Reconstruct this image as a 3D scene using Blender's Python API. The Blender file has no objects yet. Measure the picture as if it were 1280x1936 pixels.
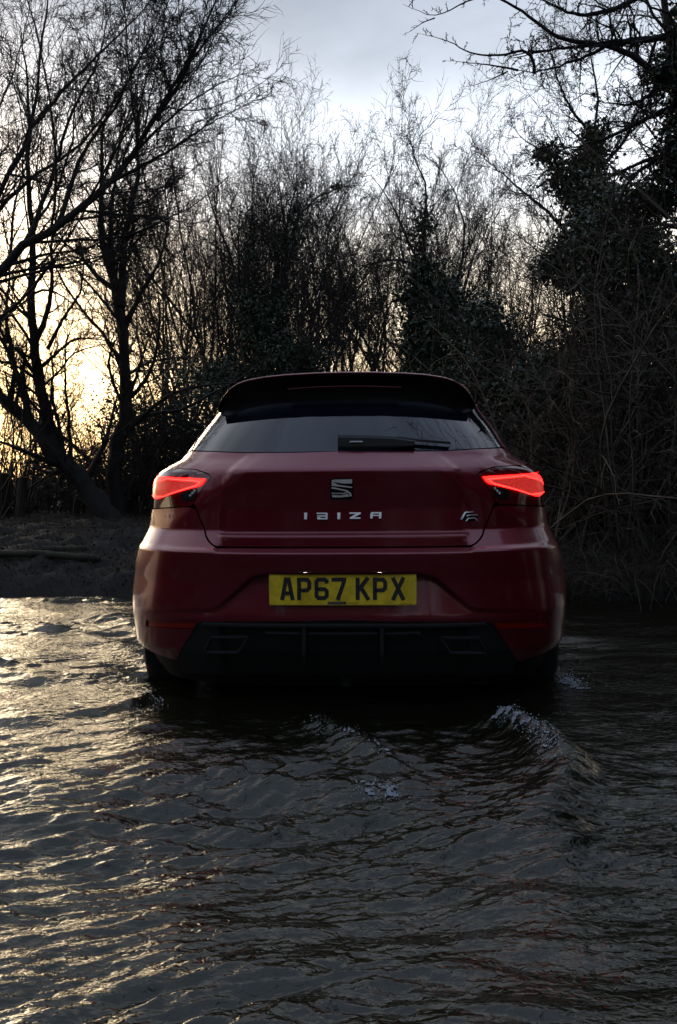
import bpy, math, random
import numpy as np
from mathutils import Vector, Matrix
from mathutils.geometry import delaunay_2d_cdt

# ------------------------------------------------------------------ camera, sky, sun, exposure
SC = bpy.context.scene
COL = SC.collection
CAM_Z = 0.816                      # metres above the water
PITCH, ROLL = math.radians(2.4), math.radians(0.47)
FPX, PCX, PCY = 1455.0, 640.0, 968.0
cd = bpy.data.cameras.new('camera')
cd.sensor_fit = 'VERTICAL'; cd.sensor_height = 36.0
cd.lens = FPX / 1936 * 36.0
cd.clip_end = 2000; cd.clip_start = 0.05
cam = bpy.data.objects.new('camera', cd); COL.objects.link(cam)
cam.matrix_world = (Matrix.Translation((0, 0, CAM_Z)) @ Matrix.Rotation(math.radians(90) - PITCH, 4, 'X')
                    @ Matrix.Rotation(-ROLL, 4, 'Z'))
SC.camera = cam
SUN_AZ, SUN_EL = math.radians(-26), math.radians(9)     # azimuth from +Y towards +X
SUN_DIR = Vector((math.sin(SUN_AZ) * math.cos(SUN_EL), math.cos(SUN_AZ) * math.cos(SUN_EL), math.sin(SUN_EL)))

def N(nt, t, **kw):
    n = nt.nodes.new(t)
    for k, v in kw.items():
        setattr(n, k, v)
    return n

def build_world():
    w = bpy.data.worlds.new('World'); SC.world = w; w.use_nodes = True
    nt = w.node_tree; nt.nodes.clear(); L = nt.links.new
    out = N(nt, 'ShaderNodeOutputWorld'); bg = N(nt, 'ShaderNodeBackground'); L(bg.outputs[0], out.inputs[0])
    tc = N(nt, 'ShaderNodeTexCoord')
    sep = N(nt, 'ShaderNodeSeparateXYZ'); L(tc.outputs['Generated'], sep.inputs[0])
    def ramp_of(stops):
        ramp = N(nt, 'ShaderNodeValToRGB'); L(sep.outputs['Z'], ramp.inputs[0]); e = ramp.color_ramp.elements
        while len(e) < len(stops): e.new(.5)
        for i, (p, c) in enumerate(stops): e[i].position = p; e[i].color = (*c, 1)
        return ramp
    front = ramp_of([(0.0, (1.2, .88, .56)), (.11, (2.6, 1.85, 1.02)), (.22, (2.5, 2.10, 1.55)), (.33, (1.9, 1.92, 1.98)), (.40, (1.36, 1.44, 1.58)), (.47, (.76, .82, .93)),
                     (.55, (.50, .55, .65)), (.64, (1.25, 1.28, 1.36)), (.80, (1.0, 1.06, 1.2)), (1.0, (.56, .68, .94))])
    back = ramp_of([(0.0, (.26, .27, .31)), (.30, (.40, .44, .54)), (.56, (.56, .63, .80)), (.78, (.56, .68, .94)), (1.0, (.56, .68, .94))])
    dot = N(nt, 'ShaderNodeVectorMath', operation='DOT_PRODUCT'); L(tc.outputs['Generated'], dot.inputs[0])
    dot.inputs[1].default_value = SUN_DIR
    mr = N(nt, 'ShaderNodeMapRange'); mr.interpolation_type = 'SMOOTHSTEP'; L(dot.outputs['Value'], mr.inputs[0])
    mr.inputs[1].default_value = .0; mr.inputs[2].default_value = .75
    mixr = N(nt, 'ShaderNodeMix', data_type='RGBA'); L(mr.outputs[0], mixr.inputs['Factor']); L(back.outputs[0], mixr.inputs['A']); L(front.outputs[0], mixr.inputs['B'])
    # clouds
    mp = N(nt, 'ShaderNodeMapping'); L(tc.outputs['Generated'], mp.inputs[0]); mp.inputs['Scale'].default_value = (1.6, 1.6, 3.6)
    nz = N(nt, 'ShaderNodeTexNoise'); L(mp.outputs[0], nz.inputs[0]); nz.inputs['Scale'].default_value = 1.7
    nz.inputs['Detail'].default_value = 7; nz.inputs['Roughness'].default_value = .55; nz.inputs['Distortion'].default_value = .6
    cr = N(nt, 'ShaderNodeMapRange'); L(nz.outputs['Fac'], cr.inputs[0])
    cr.inputs[1].default_value = .34; cr.inputs[2].default_value = .66; cr.inputs[3].default_value = .78; cr.inputs[4].default_value = 1.2
    m1 = cr
    mul = N(nt, 'ShaderNodeVectorMath', operation='SCALE'); L(mixr.outputs['Result'], mul.inputs[0]); L(m1.outputs[0], mul.inputs['Scale'])
    # glow of the low sun
    cl = N(nt, 'ShaderNodeMath', operation='MAXIMUM'); L(dot.outputs['Value'], cl.inputs[0]); cl.inputs[1].default_value = 0
    pw = N(nt, 'ShaderNodeMath', operation='POWER'); L(cl.outputs[0], pw.inputs[0]); pw.inputs[1].default_value = 45
    gl = N(nt, 'ShaderNodeVectorMath', operation='SCALE'); gl.inputs[0].default_value = (2.6, 1.6, .62); L(pw.outputs[0], gl.inputs['Scale'])
    ad = N(nt, 'ShaderNodeVectorMath', operation='ADD'); L(mul.outputs[0], ad.inputs[0]); L(gl.outputs[0], ad.inputs[1])
    # physical sky underneath
    sk = N(nt, 'ShaderNodeTexSky'); sk.sky_type = 'NISHITA'; sk.sun_disc = False
    sk.sun_elevation = SUN_EL; sk.sun_rotation = SUN_AZ
    s2 = N(nt, 'ShaderNodeVectorMath', operation='SCALE'); L(sk.outputs[0], s2.inputs[0]); s2.inputs['Scale'].default_value = .05
    a2 = N(nt, 'ShaderNodeVectorMath', operation='ADD'); L(ad.outputs[0], a2.inputs[0]); L(s2.outputs[0], a2.inputs[1])
    L(a2.outputs[0], bg.inputs[0]); bg.inputs[1].default_value = 0.80
build_world()
ld = bpy.data.lights.new('sun', 'SUN'); ld.energy = 3.6; ld.angle = math.radians(26); ld.color = (1, .79, .50)
sun = bpy.data.objects.new('sun', ld); COL.objects.link(sun)
sun.rotation_euler = (-SUN_DIR).to_track_quat('-Z', 'Y').to_euler(); sun.location = (0, 0, 30)
SC.view_settings.view_transform = 'Standard'; SC.view_settings.look = 'None'
SC.view_settings.exposure = 0.0; SC.view_settings.gamma = 1.0
SC.cycles.max_bounces = 6; SC.cycles.glossy_bounces = 4; SC.cycles.diffuse_bounces = 2
SC.cycles.transparent_max_bounces = 4; SC.cycles.caustics_reflective = False; SC.cycles.caustics_refractive = False
SC.cycles.sample_clamp_indirect = 4.0

_m = np.array(cam.matrix_world)
CR, CC = _m[:3, :3], _m[:3, 3]
def ray(u, v):
    d = np.array([(u - PCX) / FPX, -(v - PCY) / FPX, -1.0]); return CR @ d
def at(u, v, y):
    """The world point at depth y (along +Y) seen at photo pixel (u, v)."""
    d = ray(u, v); return CC + d * (y / d[1])
def project(P):
    p = (np.asarray(P) - CC) @ CR
    return np.stack([PCX + FPX * p[..., 0] / -p[..., 2], PCY - FPX * p[..., 1] / -p[..., 2]], -1)

# ------------------------------------------------------------------ helpers
def mat(name, base, rough=.6, metal=0., **kw):
    m = bpy.data.materials.new(name); m.use_nodes = True
    b = m.node_tree.nodes['Principled BSDF']
    b.inputs['Base Color'].default_value = (*base, 1); b.inputs['Roughness'].default_value = rough
    b.inputs['Metallic'].default_value = metal
    for k, v in kw.items():
        b.inputs[k.replace('_', ' ')].default_value = v
    return m
def vary(m, scale, c1, c2, bump=0., bscale=None, coords='Object', stretch=(1, 1, 1), lo=.35, hi=.65, detail=6):
    """Break a material's colour up with noise, and give it relief."""
    nt = m.node_tree; L = nt.links.new; b = nt.nodes['Principled BSDF']
    tc = N(nt, 'ShaderNodeTexCoord'); mp = N(nt, 'ShaderNodeMapping'); L(tc.outputs[coords], mp.inputs[0])
    mp.inputs['Scale'].default_value = stretch
    nz = N(nt, 'ShaderNodeTexNoise'); L(mp.outputs[0], nz.inputs[0]); nz.inputs['Scale'].default_value = scale
    nz.inputs['Detail'].default_value = detail
    r = N(nt, 'ShaderNodeValToRGB'); L(nz.outputs['Fac'], r.inputs[0])
    r.color_ramp.elements[0].position = lo; r.color_ramp.elements[1].position = hi
    r.color_ramp.elements[0].color = (*c1, 1); r.color_ramp.elements[1].color = (*c2, 1)
    L(r.outputs[0], b.inputs['Base Color'])
    if bump:
        n2 = N(nt, 'ShaderNodeTexNoise'); L(mp.outputs[0], n2.inputs[0]); n2.inputs['Scale'].default_value = bscale or scale * 4
        n2.inputs['Detail'].default_value = 4
        bp = N(nt, 'ShaderNodeBump'); L(n2.outputs['Fac'], bp.inputs['Height']); bp.inputs['Strength'].default_value = bump
        L(bp.outputs[0], b.inputs['Normal'])
    return m

def np_mesh(name, V, F, material, parent=None, smooth=True):
    """One mesh object from numpy arrays; F is an (n,k) array or a list of such arrays."""
    me = bpy.data.meshes.new(name); V = np.asarray(V, dtype=np.float32)
    Fs = F if isinstance(F, list) else [F]
    Fs = [np.asarray(f, dtype=np.int32) for f in Fs if len(f)]
    me.vertices.add(len(V)); me.vertices.foreach_set('co', V.ravel())
    nl = sum(f.size for f in Fs); nf = sum(len(f) for f in Fs)
    me.loops.add(nl); me.loops.foreach_set('vertex_index', np.concatenate([f.ravel() for f in Fs]))
    me.polygons.add(nf)
    st, off = [], 0
    for f in Fs:
        st.append(off + np.arange(len(f)) * f.shape[1]); off += f.size
    me.polygons.foreach_set('loop_start', np.concatenate(st).astype(np.int32))
    me.polygons.foreach_set('use_smooth', np.full(nf, smooth))
    me.update(calc_edges=True); me.validate()
    me.materials.append(material)
    o = bpy.data.objects.new(name, me); COL.objects.link(o)
    if parent: o.parent = parent
    return o
def tag(o, label=None, cat=None, group=None, kind=None):
    if label: o['label'] = label
    if cat: o['category'] = cat
    if group: o['group'] = group
    if kind: o['kind'] = kind
    return o
def empty(name, loc, rz=0.):
    o = bpy.data.objects.new(name, None); COL.objects.link(o); o.location = loc; o.rotation_euler = (0, 0, rz)
    o.empty_display_size = .1
    return o
def copy_tree(o, parent=None):
    c = o.copy(); COL.objects.link(c); c.parent = parent
    for ch in list(o.children): copy_tree(ch, c)
    return c

class MB:
    """Collects simple solids into one mesh."""
    def __init__(s): s.V, s.F = [], []
    def add(s, V, F):
        n = sum(len(v) for v in s.V); s.V.append(np.asarray(V, float)); s.F += [[i + n for i in f] for f in F]; return s
    def box(s, c, d, rot=None, bev=0.):
        x, y, z = [k / 2 for k in d]; b = min(bev, x * .9, y * .9, z * .9)
        if b <= 0:
            V = np.array([(i * x, j * y, k * z) for i in (-1, 1) for j in (-1, 1) for k in (-1, 1)])
            F = [(0, 1, 3, 2), (4, 6, 7, 5), (0, 4, 5, 1), (2, 3, 7, 6), (0, 2, 6, 4), (1, 5, 7, 3)]
        else:
            V = []; ix = {}
            for i in (-1, 1):
                for j in (-1, 1):
                    for k in (-1, 1):
                        for a in range(3):
                            p = [i * (x - b), j * (y - b), k * (z - b)]; p[a] = (i * x, j * y, k * z)[a]
                            ix[(i, j, k, a)] = len(V); V.append(p)
            V = np.array(V); F = []
            for a in range(3):
                o = [t for t in range(3) if t != a]
                for sgn in (-1, 1):
                    q = []
                    for (p, r) in ((-1, -1), (1, -1), (1, 1), (-1, 1)):
                        k = [0, 0, 0]; k[a] = sgn; k[o[0]] = p; k[o[1]] = r; q.append(ix[(*k, a)])
                    F.append(q)
                for p in (-1, 1):
                    for r in (-1, 1):
                        k1 = [0, 0, 0]; k1[o[0]] = p; k1[o[1]] = r
                        k0 = list(k1); k0[a] = -1; k2 = list(k1); k2[a] = 1
                        F.append([ix[(*k0, o[0])], ix[(*k2, o[0])], ix[(*k2, o[1])], ix[(*k0, o[1])]])
            for i in (-1, 1):
                for j in (-1, 1):
                    for k in (-1, 1): F.append([ix[(i, j, k, a)] for a in range(3)])
        if rot is not None: V = V @ np.array(rot).T
        return s.add(V + np.array(c), F)
    def tube(s, pts, r, n=8, cap=True):
        pts = np.asarray(pts, float); r = np.broadcast_to(r, len(pts))
        V, F = tube_arrays(pts[None], np.asarray(r)[None], n)
        F = F.tolist()
        if cap: F += [list(range(n))[::-1], list(range((len(pts) - 1) * n, len(pts) * n))]
        return s.add(V, F)
    def lathe(s, prof, n=32, axis='x', c=(0, 0, 0)):
        prof = np.asarray(prof, float); a = np.linspace(0, 2 * math.pi, n, endpoint=False)
        V = []
        for (h, r) in prof:
            ring = np.stack([np.full(n, h), r * np.cos(a), r * np.sin(a)], 1); V.append(ring)
        V = np.concatenate(V)
        if axis == 'y': V = V[:, [1, 0, 2]]
        if axis == 'z': V = V[:, [1, 2, 0]]
        F = []
        for k in range(len(prof) - 1):
            for i in range(n):
                j = (i + 1) % n; F.append([k * n + i, k * n + j, (k + 1) * n + j, (k + 1) * n + i])
        return s.add(V + np.array(c), F)
    def build(s, name, material, parent=None, smooth=False):
        me = bpy.data.meshes.new(name); me.from_pydata(np.concatenate(s.V).tolist(), [], s.F); me.validate()
        import bmesh
        bm = bmesh.new(); bm.from_mesh(me); bmesh.ops.recalc_face_normals(bm, faces=bm.faces); bm.to_mesh(me); bm.free()
        me.materials.append(material)
        if smooth:
            me.polygons.foreach_set('use_smooth', [True] * len(me.polygons))
        o = bpy.data.objects.new(name, me); COL.objects.link(o); o.parent = parent
        return o

def tube_arrays(P, R, n):
    """P (N,K,3) polylines, R (N,K) radii -> vertices, quads."""
    Nn, K, _ = P.shape
    T = np.empty_like(P); T[:, 1:-1] = P[:, 2:] - P[:, :-2]; T[:, 0] = P[:, 1] - P[:, 0]; T[:, -1] = P[:, -1] - P[:, -2]
    T /= np.linalg.norm(T, axis=2, keepdims=True) + 1e-12
    ref = np.zeros_like(P[:, :1]); m = T.mean(1, keepdims=True)
    k = np.argmin(np.abs(m), axis=2)[:, 0]; ref[np.arange(Nn), 0, k] = 1
    A = np.cross(T, np.broadcast_to(ref, T.shape)); A /= np.linalg.norm(A, axis=2, keepdims=True) + 1e-12
    B = np.cross(T, A)
    ang = np.arange(n) * 2 * math.pi / n
    V = P[:, :, None] + R[:, :, None, None] * (np.cos(ang)[None, None, :, None] * A[:, :, None] + np.sin(ang)[None, None, :, None] * B[:, :, None])
    V = V.reshape(-1, 3)
    base = (np.arange(Nn) * K * n)[:, None, None] + (np.arange(K - 1) * n)[None, :, None]
    i = np.arange(n)[None, None, :]; j = (np.arange(n) + 1)[None, None, :] % n
    F = np.stack([base + i, base + j, base + n + j, base + n + i], -1).reshape(-1, 4)
    return V, F
# ------------------------------------------------------------------ the car
YAW = math.radians(2.84)
CAR_LOC = Vector((0.0106, 2.673, -0.17))
car = empty('parked_car', CAR_LOC, -YAW)
tag(car, 'dark red hatchback seen from behind with lit tail lights, standing in the ford', 'car')

def tab(rows):
    a = np.array(rows, float); return a[:, 0], a[:, 1]
def lerp(z, t): return np.interp(z, t[0], t[1])
def sm(z, t, r=.0032):
    return (lerp(z - r, t) + 2 * lerp(z, t) + lerp(z + r, t) + lerp(z - r / 2, t) * 2 + lerp(z + r / 2, t) * 2) / 8
T_Y = tab([(.17, .20), (.28, .13), (.36, .075), (.44, .05), (.485, .035), (.50, .03), (.62, .02), (.71, .003), (.729, .0), (.731, .002), (.744, .050),
           (.786, .050), (.790, .052), (.795, .078), (.88, .076), (1.015, .050), (1.022, .052), (1.092, .140), (1.25, .30), (1.38, .43), (1.40, .50), (1.42, .75),
           (1.435, 1.0), (1.444, 1.3)])
T_YS = tab([(.17, .20), (.28, .13), (.36, .075), (.44, .05), (.485, .035), (.50, .03), (.62, .02), (.71, .003), (.729, .0), (.733, .001), (.748, .026), (.800, .073), (.804, .076),
            (.88, .072), (1.015, .060), (1.022, .062), (1.092, .140), (1.25, .30), (1.38, .43), (1.40, .50), (1.42, .75), (1.435, 1.0), (1.444, 1.3)])
T_W = tab([(.17, .79), (.25, .832), (.29, .838), (.36, .844), (.45, .845), (.55, .842), (.675, .826), (.785, .806), (.87, .796), (.96, .788), (1.0, .780), (1.03, .752),
           (1.05, .722), (1.07, .682), (1.10, .660), (1.15, .638), (1.21, .606), (1.27, .570), (1.38, .530), (1.40, .515), (1.42, .46), (1.435, .38), (1.444, .28)])
T_FL = tab([(.17, .015), (.29, .022), (.45, .030), (.55, .034), (.675, .034), (.785, .018), (.87, .004), (.95, 0), (1.5, 0)])
T_D = tab([(.17, .40), (.5, .44), (.8, .50), (1.0, .50), (1.1, .44), (1.38, .40), (1.40, .35), (1.444, .2)])
T_N = tab([(.17, 3.0), (.95, 2.9), (1.09, 2.7), (1.444, 2.4)])
T_YF = tab([(.17, 3.90), (.45, 4.04), (.60, 4.05), (.74, 3.98), (.82, 3.80), (.90, 3.30), (.94, 2.98), (1.10, 2.72), (1.25, 2.45), (1.38, 2.20), (1.40, 2.1), (1.42, 1.95),
           (1.435, 1.85), (1.444, 1.7)])
# reference corner, by arc length
_t = np.linspace(0, math.pi / 2, 4000) ** 1.0
def _corner(t, n): return np.sin(t) ** (2 / n), 1 - np.cos(t) ** (2 / n)
_cx, _cy = _corner(_t, 3.0)
_s = np.concatenate([[0], np.cumsum(np.hypot(np.diff(_cx * .85), np.diff(_cy * .5)))])
S1 = _s[-1]; S2 = S1 + 2.9; S3 = S2 + S1
def t_of_s(s): return np.interp(s, _s, _t)
RECESS = None
def surf(s, z, feat=True):
    """Point of the body surface, car coordinates: s runs round the car from the middle of the tail, z is height."""
    s = np.asarray(s, float); z = np.asarray(z, float); a = np.abs(s)
    Yc, Ys = sm(z, T_Y), sm(z, T_YS)
    k = np.clip((a - .462) / .03, 0, 1); k = k * k * (3 - 2 * k)
    Yr = Yc * (1 - k) + Ys * k
    W, D, n, YF = sm(z, T_W, .008), sm(z, T_D), sm(z, T_N), sm(z, T_YF)
    fl = np.clip((a - .82) / .33, 0, 1); W = W + sm(z, T_FL, .01) * fl * fl * (3 - 2 * fl)
    dd = (a - .405) * .544 + (np.minimum(z, 1.0185) - 1.0185) * .839
    dd = np.clip(dd, 0, .12) * (1 - np.clip((a - .66) / .2, 0, 1)) * (1 - np.clip((z - 1.0185) / .07, 0, 1)) * np.clip((z - .80) / .06, 0, 1)
    Yr = Yr + .24 * dd
    tr = t_of_s(np.minimum(a, S1)); cx, cy = _corner(tr, n)
    x = W * cx; y = Yr + D * cy
    y1 = Yr + D; y2 = YF - D * 1.1
    f = np.clip((a - S1) / (S2 - S1), 0, 1)
    y = np.where(a > S1, y1 + (y2 - y1) * f, y)
    x = np.where(a > S1, W, x)
    tf = t_of_s(np.clip(S3 - a, 0, S1)); fx, fy = _corner(tf, n)
    x = np.where(a > S2, W * fx, x); y = np.where(a > S2, YF - D * 1.1 * fy, y)
    if feat and RECESS is not None:
        y = y + recess(a, z)
    return np.stack([np.sign(s) * x, y, z], -1)
_cz, _sz = math.cos(-YAW), math.sin(-YAW)
def to_world(P):
    P = np.asarray(P); return np.stack([P[..., 0] * _cz - P[..., 1] * _sz, P[..., 0] * _sz + P[..., 1] * _cz, P[..., 2]], -1) + np.array(CAR_LOC)
_gs, _gz = np.meshgrid(np.linspace(-S1 * 1.02, S1 * 1.02, 500), np.linspace(.17, 1.39, 500))
_gp = project(to_world(surf(_gs, _gz, False)))
def inv(u, v):
    """(s, z) of the body surface seen at photo pixel (u, v)."""
    d = (_gp[..., 0] - u) ** 2 + (_gp[..., 1] - v) ** 2; i = np.unravel_index(np.argmin(d), d.shape)
    x = np.array([_gs[i], _gz[i]]); best, bx = d[i], x
    for _ in range(6):
        p0 = project(to_world(surf(x[0], x[1], False)))
        J = np.stack([(project(to_world(surf(x[0] + 1e-4, x[1], False))) - p0), (project(to_world(surf(x[0], x[1] + 1e-4, False))) - p0)], 1) / 1e-4
        try: x = x + np.linalg.solve(J + 1e-9 * np.eye(2), np.array([u, v]) - p0) * .8
        except Exception: break
        if abs(x[0] - _gs[i]) > .03 or abs(x[1] - _gz[i]) > .02: break
        e = ((project(to_world(surf(x[0], x[1], False))) - np.array([u, v])) ** 2).sum()
        if e < best: best, bx = e, x.copy()
    return tuple(bx)
def trace(pts): return [inv(*p) for p in pts]
def mirror(h):
    """Half outline from the middle of the car (s=0) round to the middle again -> whole outline."""
    h = [(min(s, 0.), z) for s, z in h]; return h + [(-s, z) for s, z in reversed(h) if s < -1e-4]
def seg_dist(p, a, b):
    ab = b - a; t = np.clip(((p - a) @ ab) / (ab @ ab + 1e-12), 0, 1); return np.linalg.norm(p - (a + t[:, None] * ab), axis=1)
def inside(p, poly):
    x, y = p[:, 0], p[:, 1]; c = np.zeros(len(p), bool); n = len(poly)
    for i in range(n):
        x1, y1 = poly[i]; x2, y2 = poly[(i + 1) % n]
        m = ((y1 > y) != (y2 > y)) & (x < (x2 - x1) * (y - y1) / (y2 - y1 + 1e-15) + x1); c ^= m
    return c
def recess(a, z):
    p = np.stack([np.ravel(a), np.ravel(z)], 1)
    P = RECESS; d = np.full(len(p), 9.)
    for i in range(len(P)):
        d = np.minimum(d, seg_dist(p, P[i], P[(i + 1) % len(P)]))
    k = np.clip(d / .016, 0, 1); k = k * k * (3 - 2 * k)
    k = np.where(inside(p, P), k, 0) * np.clip((p[:, 1] - .487) / (.655 - .487), 0, 1) * .045
    return k.reshape(np.shape(a))
def dens(poly, step=.012):
    out = []
    n = len(poly)
    for i in range(n):
        a, b = np.array(poly[i]), np.array(poly[(i + 1) % n]); m = max(1, int(np.ceil(np.linalg.norm(b - a) / step)))
        out += [tuple(a + (b - a) * k / m) for k in range(m)]
    return out
CREASES = (.729, .748, .790, .795, .800, 1.0185, 1.092)
def panel(name, loops, material, off=0., thick=.012, step=.012, feat=True, parent=car, fn=None, smooth=True, extra=None):
    """A sheet-metal panel cut out of the body surface: loops[0] is the outline, the others are openings, all in (s, z)."""
    loops = [dens(l, step) for l in loops]
    outer = np.array(loops[0]); lo, hi = outer.min(0), outer.max(0)
    zs = list(np.arange(lo[1], hi[1], step))
    for c in CREASES:
        zs = [q for q in zs if abs(q - c) > step * .45] + [c - .004, c, c + .004]
    zs = np.array([q for q in zs if lo[1] < q < hi[1]])
    ss = np.arange(lo[0], hi[0], step)
    if lo[0] < 0 < hi[0]:
        ss = np.concatenate([-np.arange(0, -lo[0], step)[::-1], np.arange(step, hi[0], step)])
    G = np.stack(np.meshgrid(ss, zs), -1).reshape(-1, 2)
    m = inside(G, outer)
    for l in loops[1:]: m &= ~inside(G, np.array(l))
    G = G[m]
    d = np.full(len(G), 9.)
    for l in loops:
        l = np.array(l)
        for i in range(len(l)):
            near = (np.abs(G - l[i]).max(1) < step * 2)
            if near.any(): d[near] = np.minimum(d[near], seg_dist(G[near], l[i], l[(i + 1) % len(l)]))
    G = G[d > step * .45]
    if extra is not None:
        E = np.array([p for p in extra]); near = np.array([np.abs(G - e).max(1) < step * .5 for e in E]).any(0); G = np.concatenate([G[~near], E])
    vs = [Vector(p) for l in loops for p in l] + [Vector(p) for p in G]
    es = []; k = 0
    for l in loops:
        n = len(l); es += [(k + i, k + (i + 1) % n) for i in range(n)]; k += n
    r = delaunay_2d_cdt(vs, es, [], 0, 1e-7)
    V2 = np.array([tuple(p) for p in r[0]]); F = np.array([f for f in r[2] if len(f) == 3])
    c = V2[F].mean(1); keep = inside(c, outer)
    for l in loops[1:]: keep &= ~inside(c, np.array(l))
    F = F[keep]
    a = (V2[F[:, 1]] - V2[F[:, 0]]); b = (V2[F[:, 2]] - V2[F[:, 0]])
    ar = a[:, 0] * b[:, 1] - a[:, 1] * b[:, 0]; F = F[np.abs(ar) > 4e-7]; ar = ar[np.abs(ar) > 4e-7]
    F[ar < 0] = F[ar < 0][:, ::-1]
    f = fn or (lambda s, z: surf(s, z, feat))
    s, z = V2[:, 0], V2[:, 1]; P = f(s, z)
    e = 2e-3; nrm = np.cross(f(s + e, z) - f(s - e, z), f(s, z + e) - f(s, z - e))
    nrm /= np.linalg.norm(nrm, axis=1, keepdims=True) + 1e-12
    P = P + nrm * off
    V = P; FF = [F]
    if thick:
        ed = {}
        for t in F:
            for i in range(3): ed[(t[i], t[(i + 1) % 3])] = 1
        bd = [(x, y) for (x, y) in ed if (y, x) not in ed]
        # rolled edge, then the flange going inwards
        ids = sorted({x for q in bd for x in q}); mp = {x: i for i, x in enumerate(ids)}; n0 = len(P)
        base = P[ids]; nn = nrm[ids]
        inn = base - nn * thick
        V = np.concatenate([P, base, inn]); m_ = len(ids)
        q = np.array([(n0 + mp[x], n0 + m_ + mp[x], n0 + m_ + mp[y], n0 + mp[y]) for x, y in bd])
        FF.append(q)
    return np_mesh(name, V, FF, material, parent, smooth)

# --- car materials
M = {}
def paint():
    m = mat('red_paint', (.15, .0006, .012), .34, .40, Coat_Weight=.85, Coat_Roughness=.03, Coat_IOR=1.5)
    nt = m.node_tree; L = nt.links.new; b = nt.nodes['Principled BSDF']
    tc = N(nt, 'ShaderNodeTexCoord')
    nz = N(nt, 'ShaderNodeTexNoise'); L(tc.outputs['Object'], nz.inputs[0]); nz.inputs['Scale'].default_value = 7; nz.inputs['Detail'].default_value = 8
    nz.inputs['Roughness'].default_value = .7
    sp = N(nt, 'ShaderNodeSeparateXYZ'); L(tc.outputs['Object'], sp.inputs[0])
    mr = N(nt, 'ShaderNodeMapRange'); L(sp.outputs['Z'], mr.inputs[0])       # road film on the lower panels
    mr.inputs[1].default_value = .95; mr.inputs[2].default_value = .35; mr.inputs[3].default_value = 0; mr.inputs[4].default_value = .17
    r = N(nt, 'ShaderNodeMapRange'); L(nz.outputs['Fac'], r.inputs[0]); r.inputs[1].default_value = .45; r.inputs[2].default_value = .75
    mu = N(nt, 'ShaderNodeMath', operation='MULTIPLY'); L(r.outputs[0], mu.inputs[0]); L(mr.outputs[0], mu.inputs[1])
    mx = N(nt, 'ShaderNodeMix', data_type='RGBA'); L(mu.outputs[0], mx.inputs['Factor'])
    mx.inputs['A'].default_value = (.15, .0006, .012, 1); mx.inputs['B'].default_value = (.20, .13, .12, 1)
    L(mx.outputs['Result'], b.inputs['Base Color'])
    cr = N(nt, 'ShaderNodeMapRange'); L(nz.outputs['Fac'], cr.inputs[0]); cr.inputs[3].default_value = .02; cr.inputs[4].default_value = .10
    L(cr.outputs[0], b.inputs['Coat Roughness'])
    return m
M['paint'] = paint()
M['inner'] = mat('seam_black', (.004, .004, .004), .7)
M['glass'] = mat('tinted_glass', (.002, .004, .008), .02, 0, IOR=1.50, Coat_Weight=.3, Coat_Roughness=.01)
M['gloss_black'] = mat('gloss_black', (.003, .003, .004), .30, 0, IOR=1.35)
M['plastic'] = vary(mat('black_plastic', (.012, .013, .014), .5), 120, (.010, .011, .012), (.016, .017, .018), .15, 400)
M['rubber'] = vary(mat('tyre_rubber', (.012, .012, .012), .75), 30, (.008, .008, .008), (.02, .018, .016), .2, 90)
M['alloy'] = mat('alloy', (.35, .36, .38), .3, .9)
M['chrome'] = mat('chrome', (.80, .80, .82), .32, 1.)
M['lens'] = mat('smoked_red_lens', (.09, .002, .005), .08, 0, Coat_Weight=1.0, Coat_Roughness=.02)
M['lens_dark'] = mat('smoked_clear_lens', (.012, .010, .012), .12, 0, Coat_Weight=1.0, Coat_Roughness=.02)
M['reflector'] = vary(mat('red_reflector', (.3, .004, .004), .25, 0, Coat_Weight=.3), 300, (.22, .002, .002), (.42, .006, .005), .4, 500)
def emis(name, col, st, base=(.02, .0, .0), vein=None):
    m = mat(name, base, .3); nt = m.node_tree; b = nt.nodes['Principled BSDF']
    b.inputs['Emission Color'].default_value = (*col, 1); b.inputs['Emission Strength'].default_value = st
    if vein:
        L = nt.links.new; tc = N(nt, 'ShaderNodeTexCoord'); w = N(nt, 'ShaderNodeTexNoise'); L(tc.outputs['Object'], w.inputs[0])
        w.inputs['Scale'].default_value = vein; r = N(nt, 'ShaderNodeMapRange'); L(w.outputs['Fac'], r.inputs[0])
        r.inputs[1].default_value = .3; r.inputs[2].default_value = .7; r.inputs[3].default_value = st * .75; r.inputs[4].default_value = st * 1.2
        L(r.outputs[0], b.inputs['Emission Strength'])
    return m
M['led'] = emis('lit_red_strip', (1.0, .0085, .0066), 8.0)
M['led_soft'] = emis('lit_red_panel', (1.0, .05, .04), .5, vein=120)
M['led_core'] = emis('lit_red_line', (1.0, .05, .04), 4.6)
M['plate_lamp'] = emis('plate_lamp_glow', (1.0, .93, .75), 14.)
M['plate'] = vary(mat('yellow_plate', (.42, .28, .015), .35, 0, Coat_Weight=.2), 22, (.55, .38, .016), (.86, .62, .03), .03, 60, lo=.3, hi=.6)
M['plate_edge'] = mat('plate_border', (.52, .36, .06), .4)
M['glyph'] = vary(mat('plate_black', (.012, .014, .018), .35), 300, (.010, .012, .015), (.03, .032, .036))
M['print'] = mat('white_print', (.30, .29, .25), .6)

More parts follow.
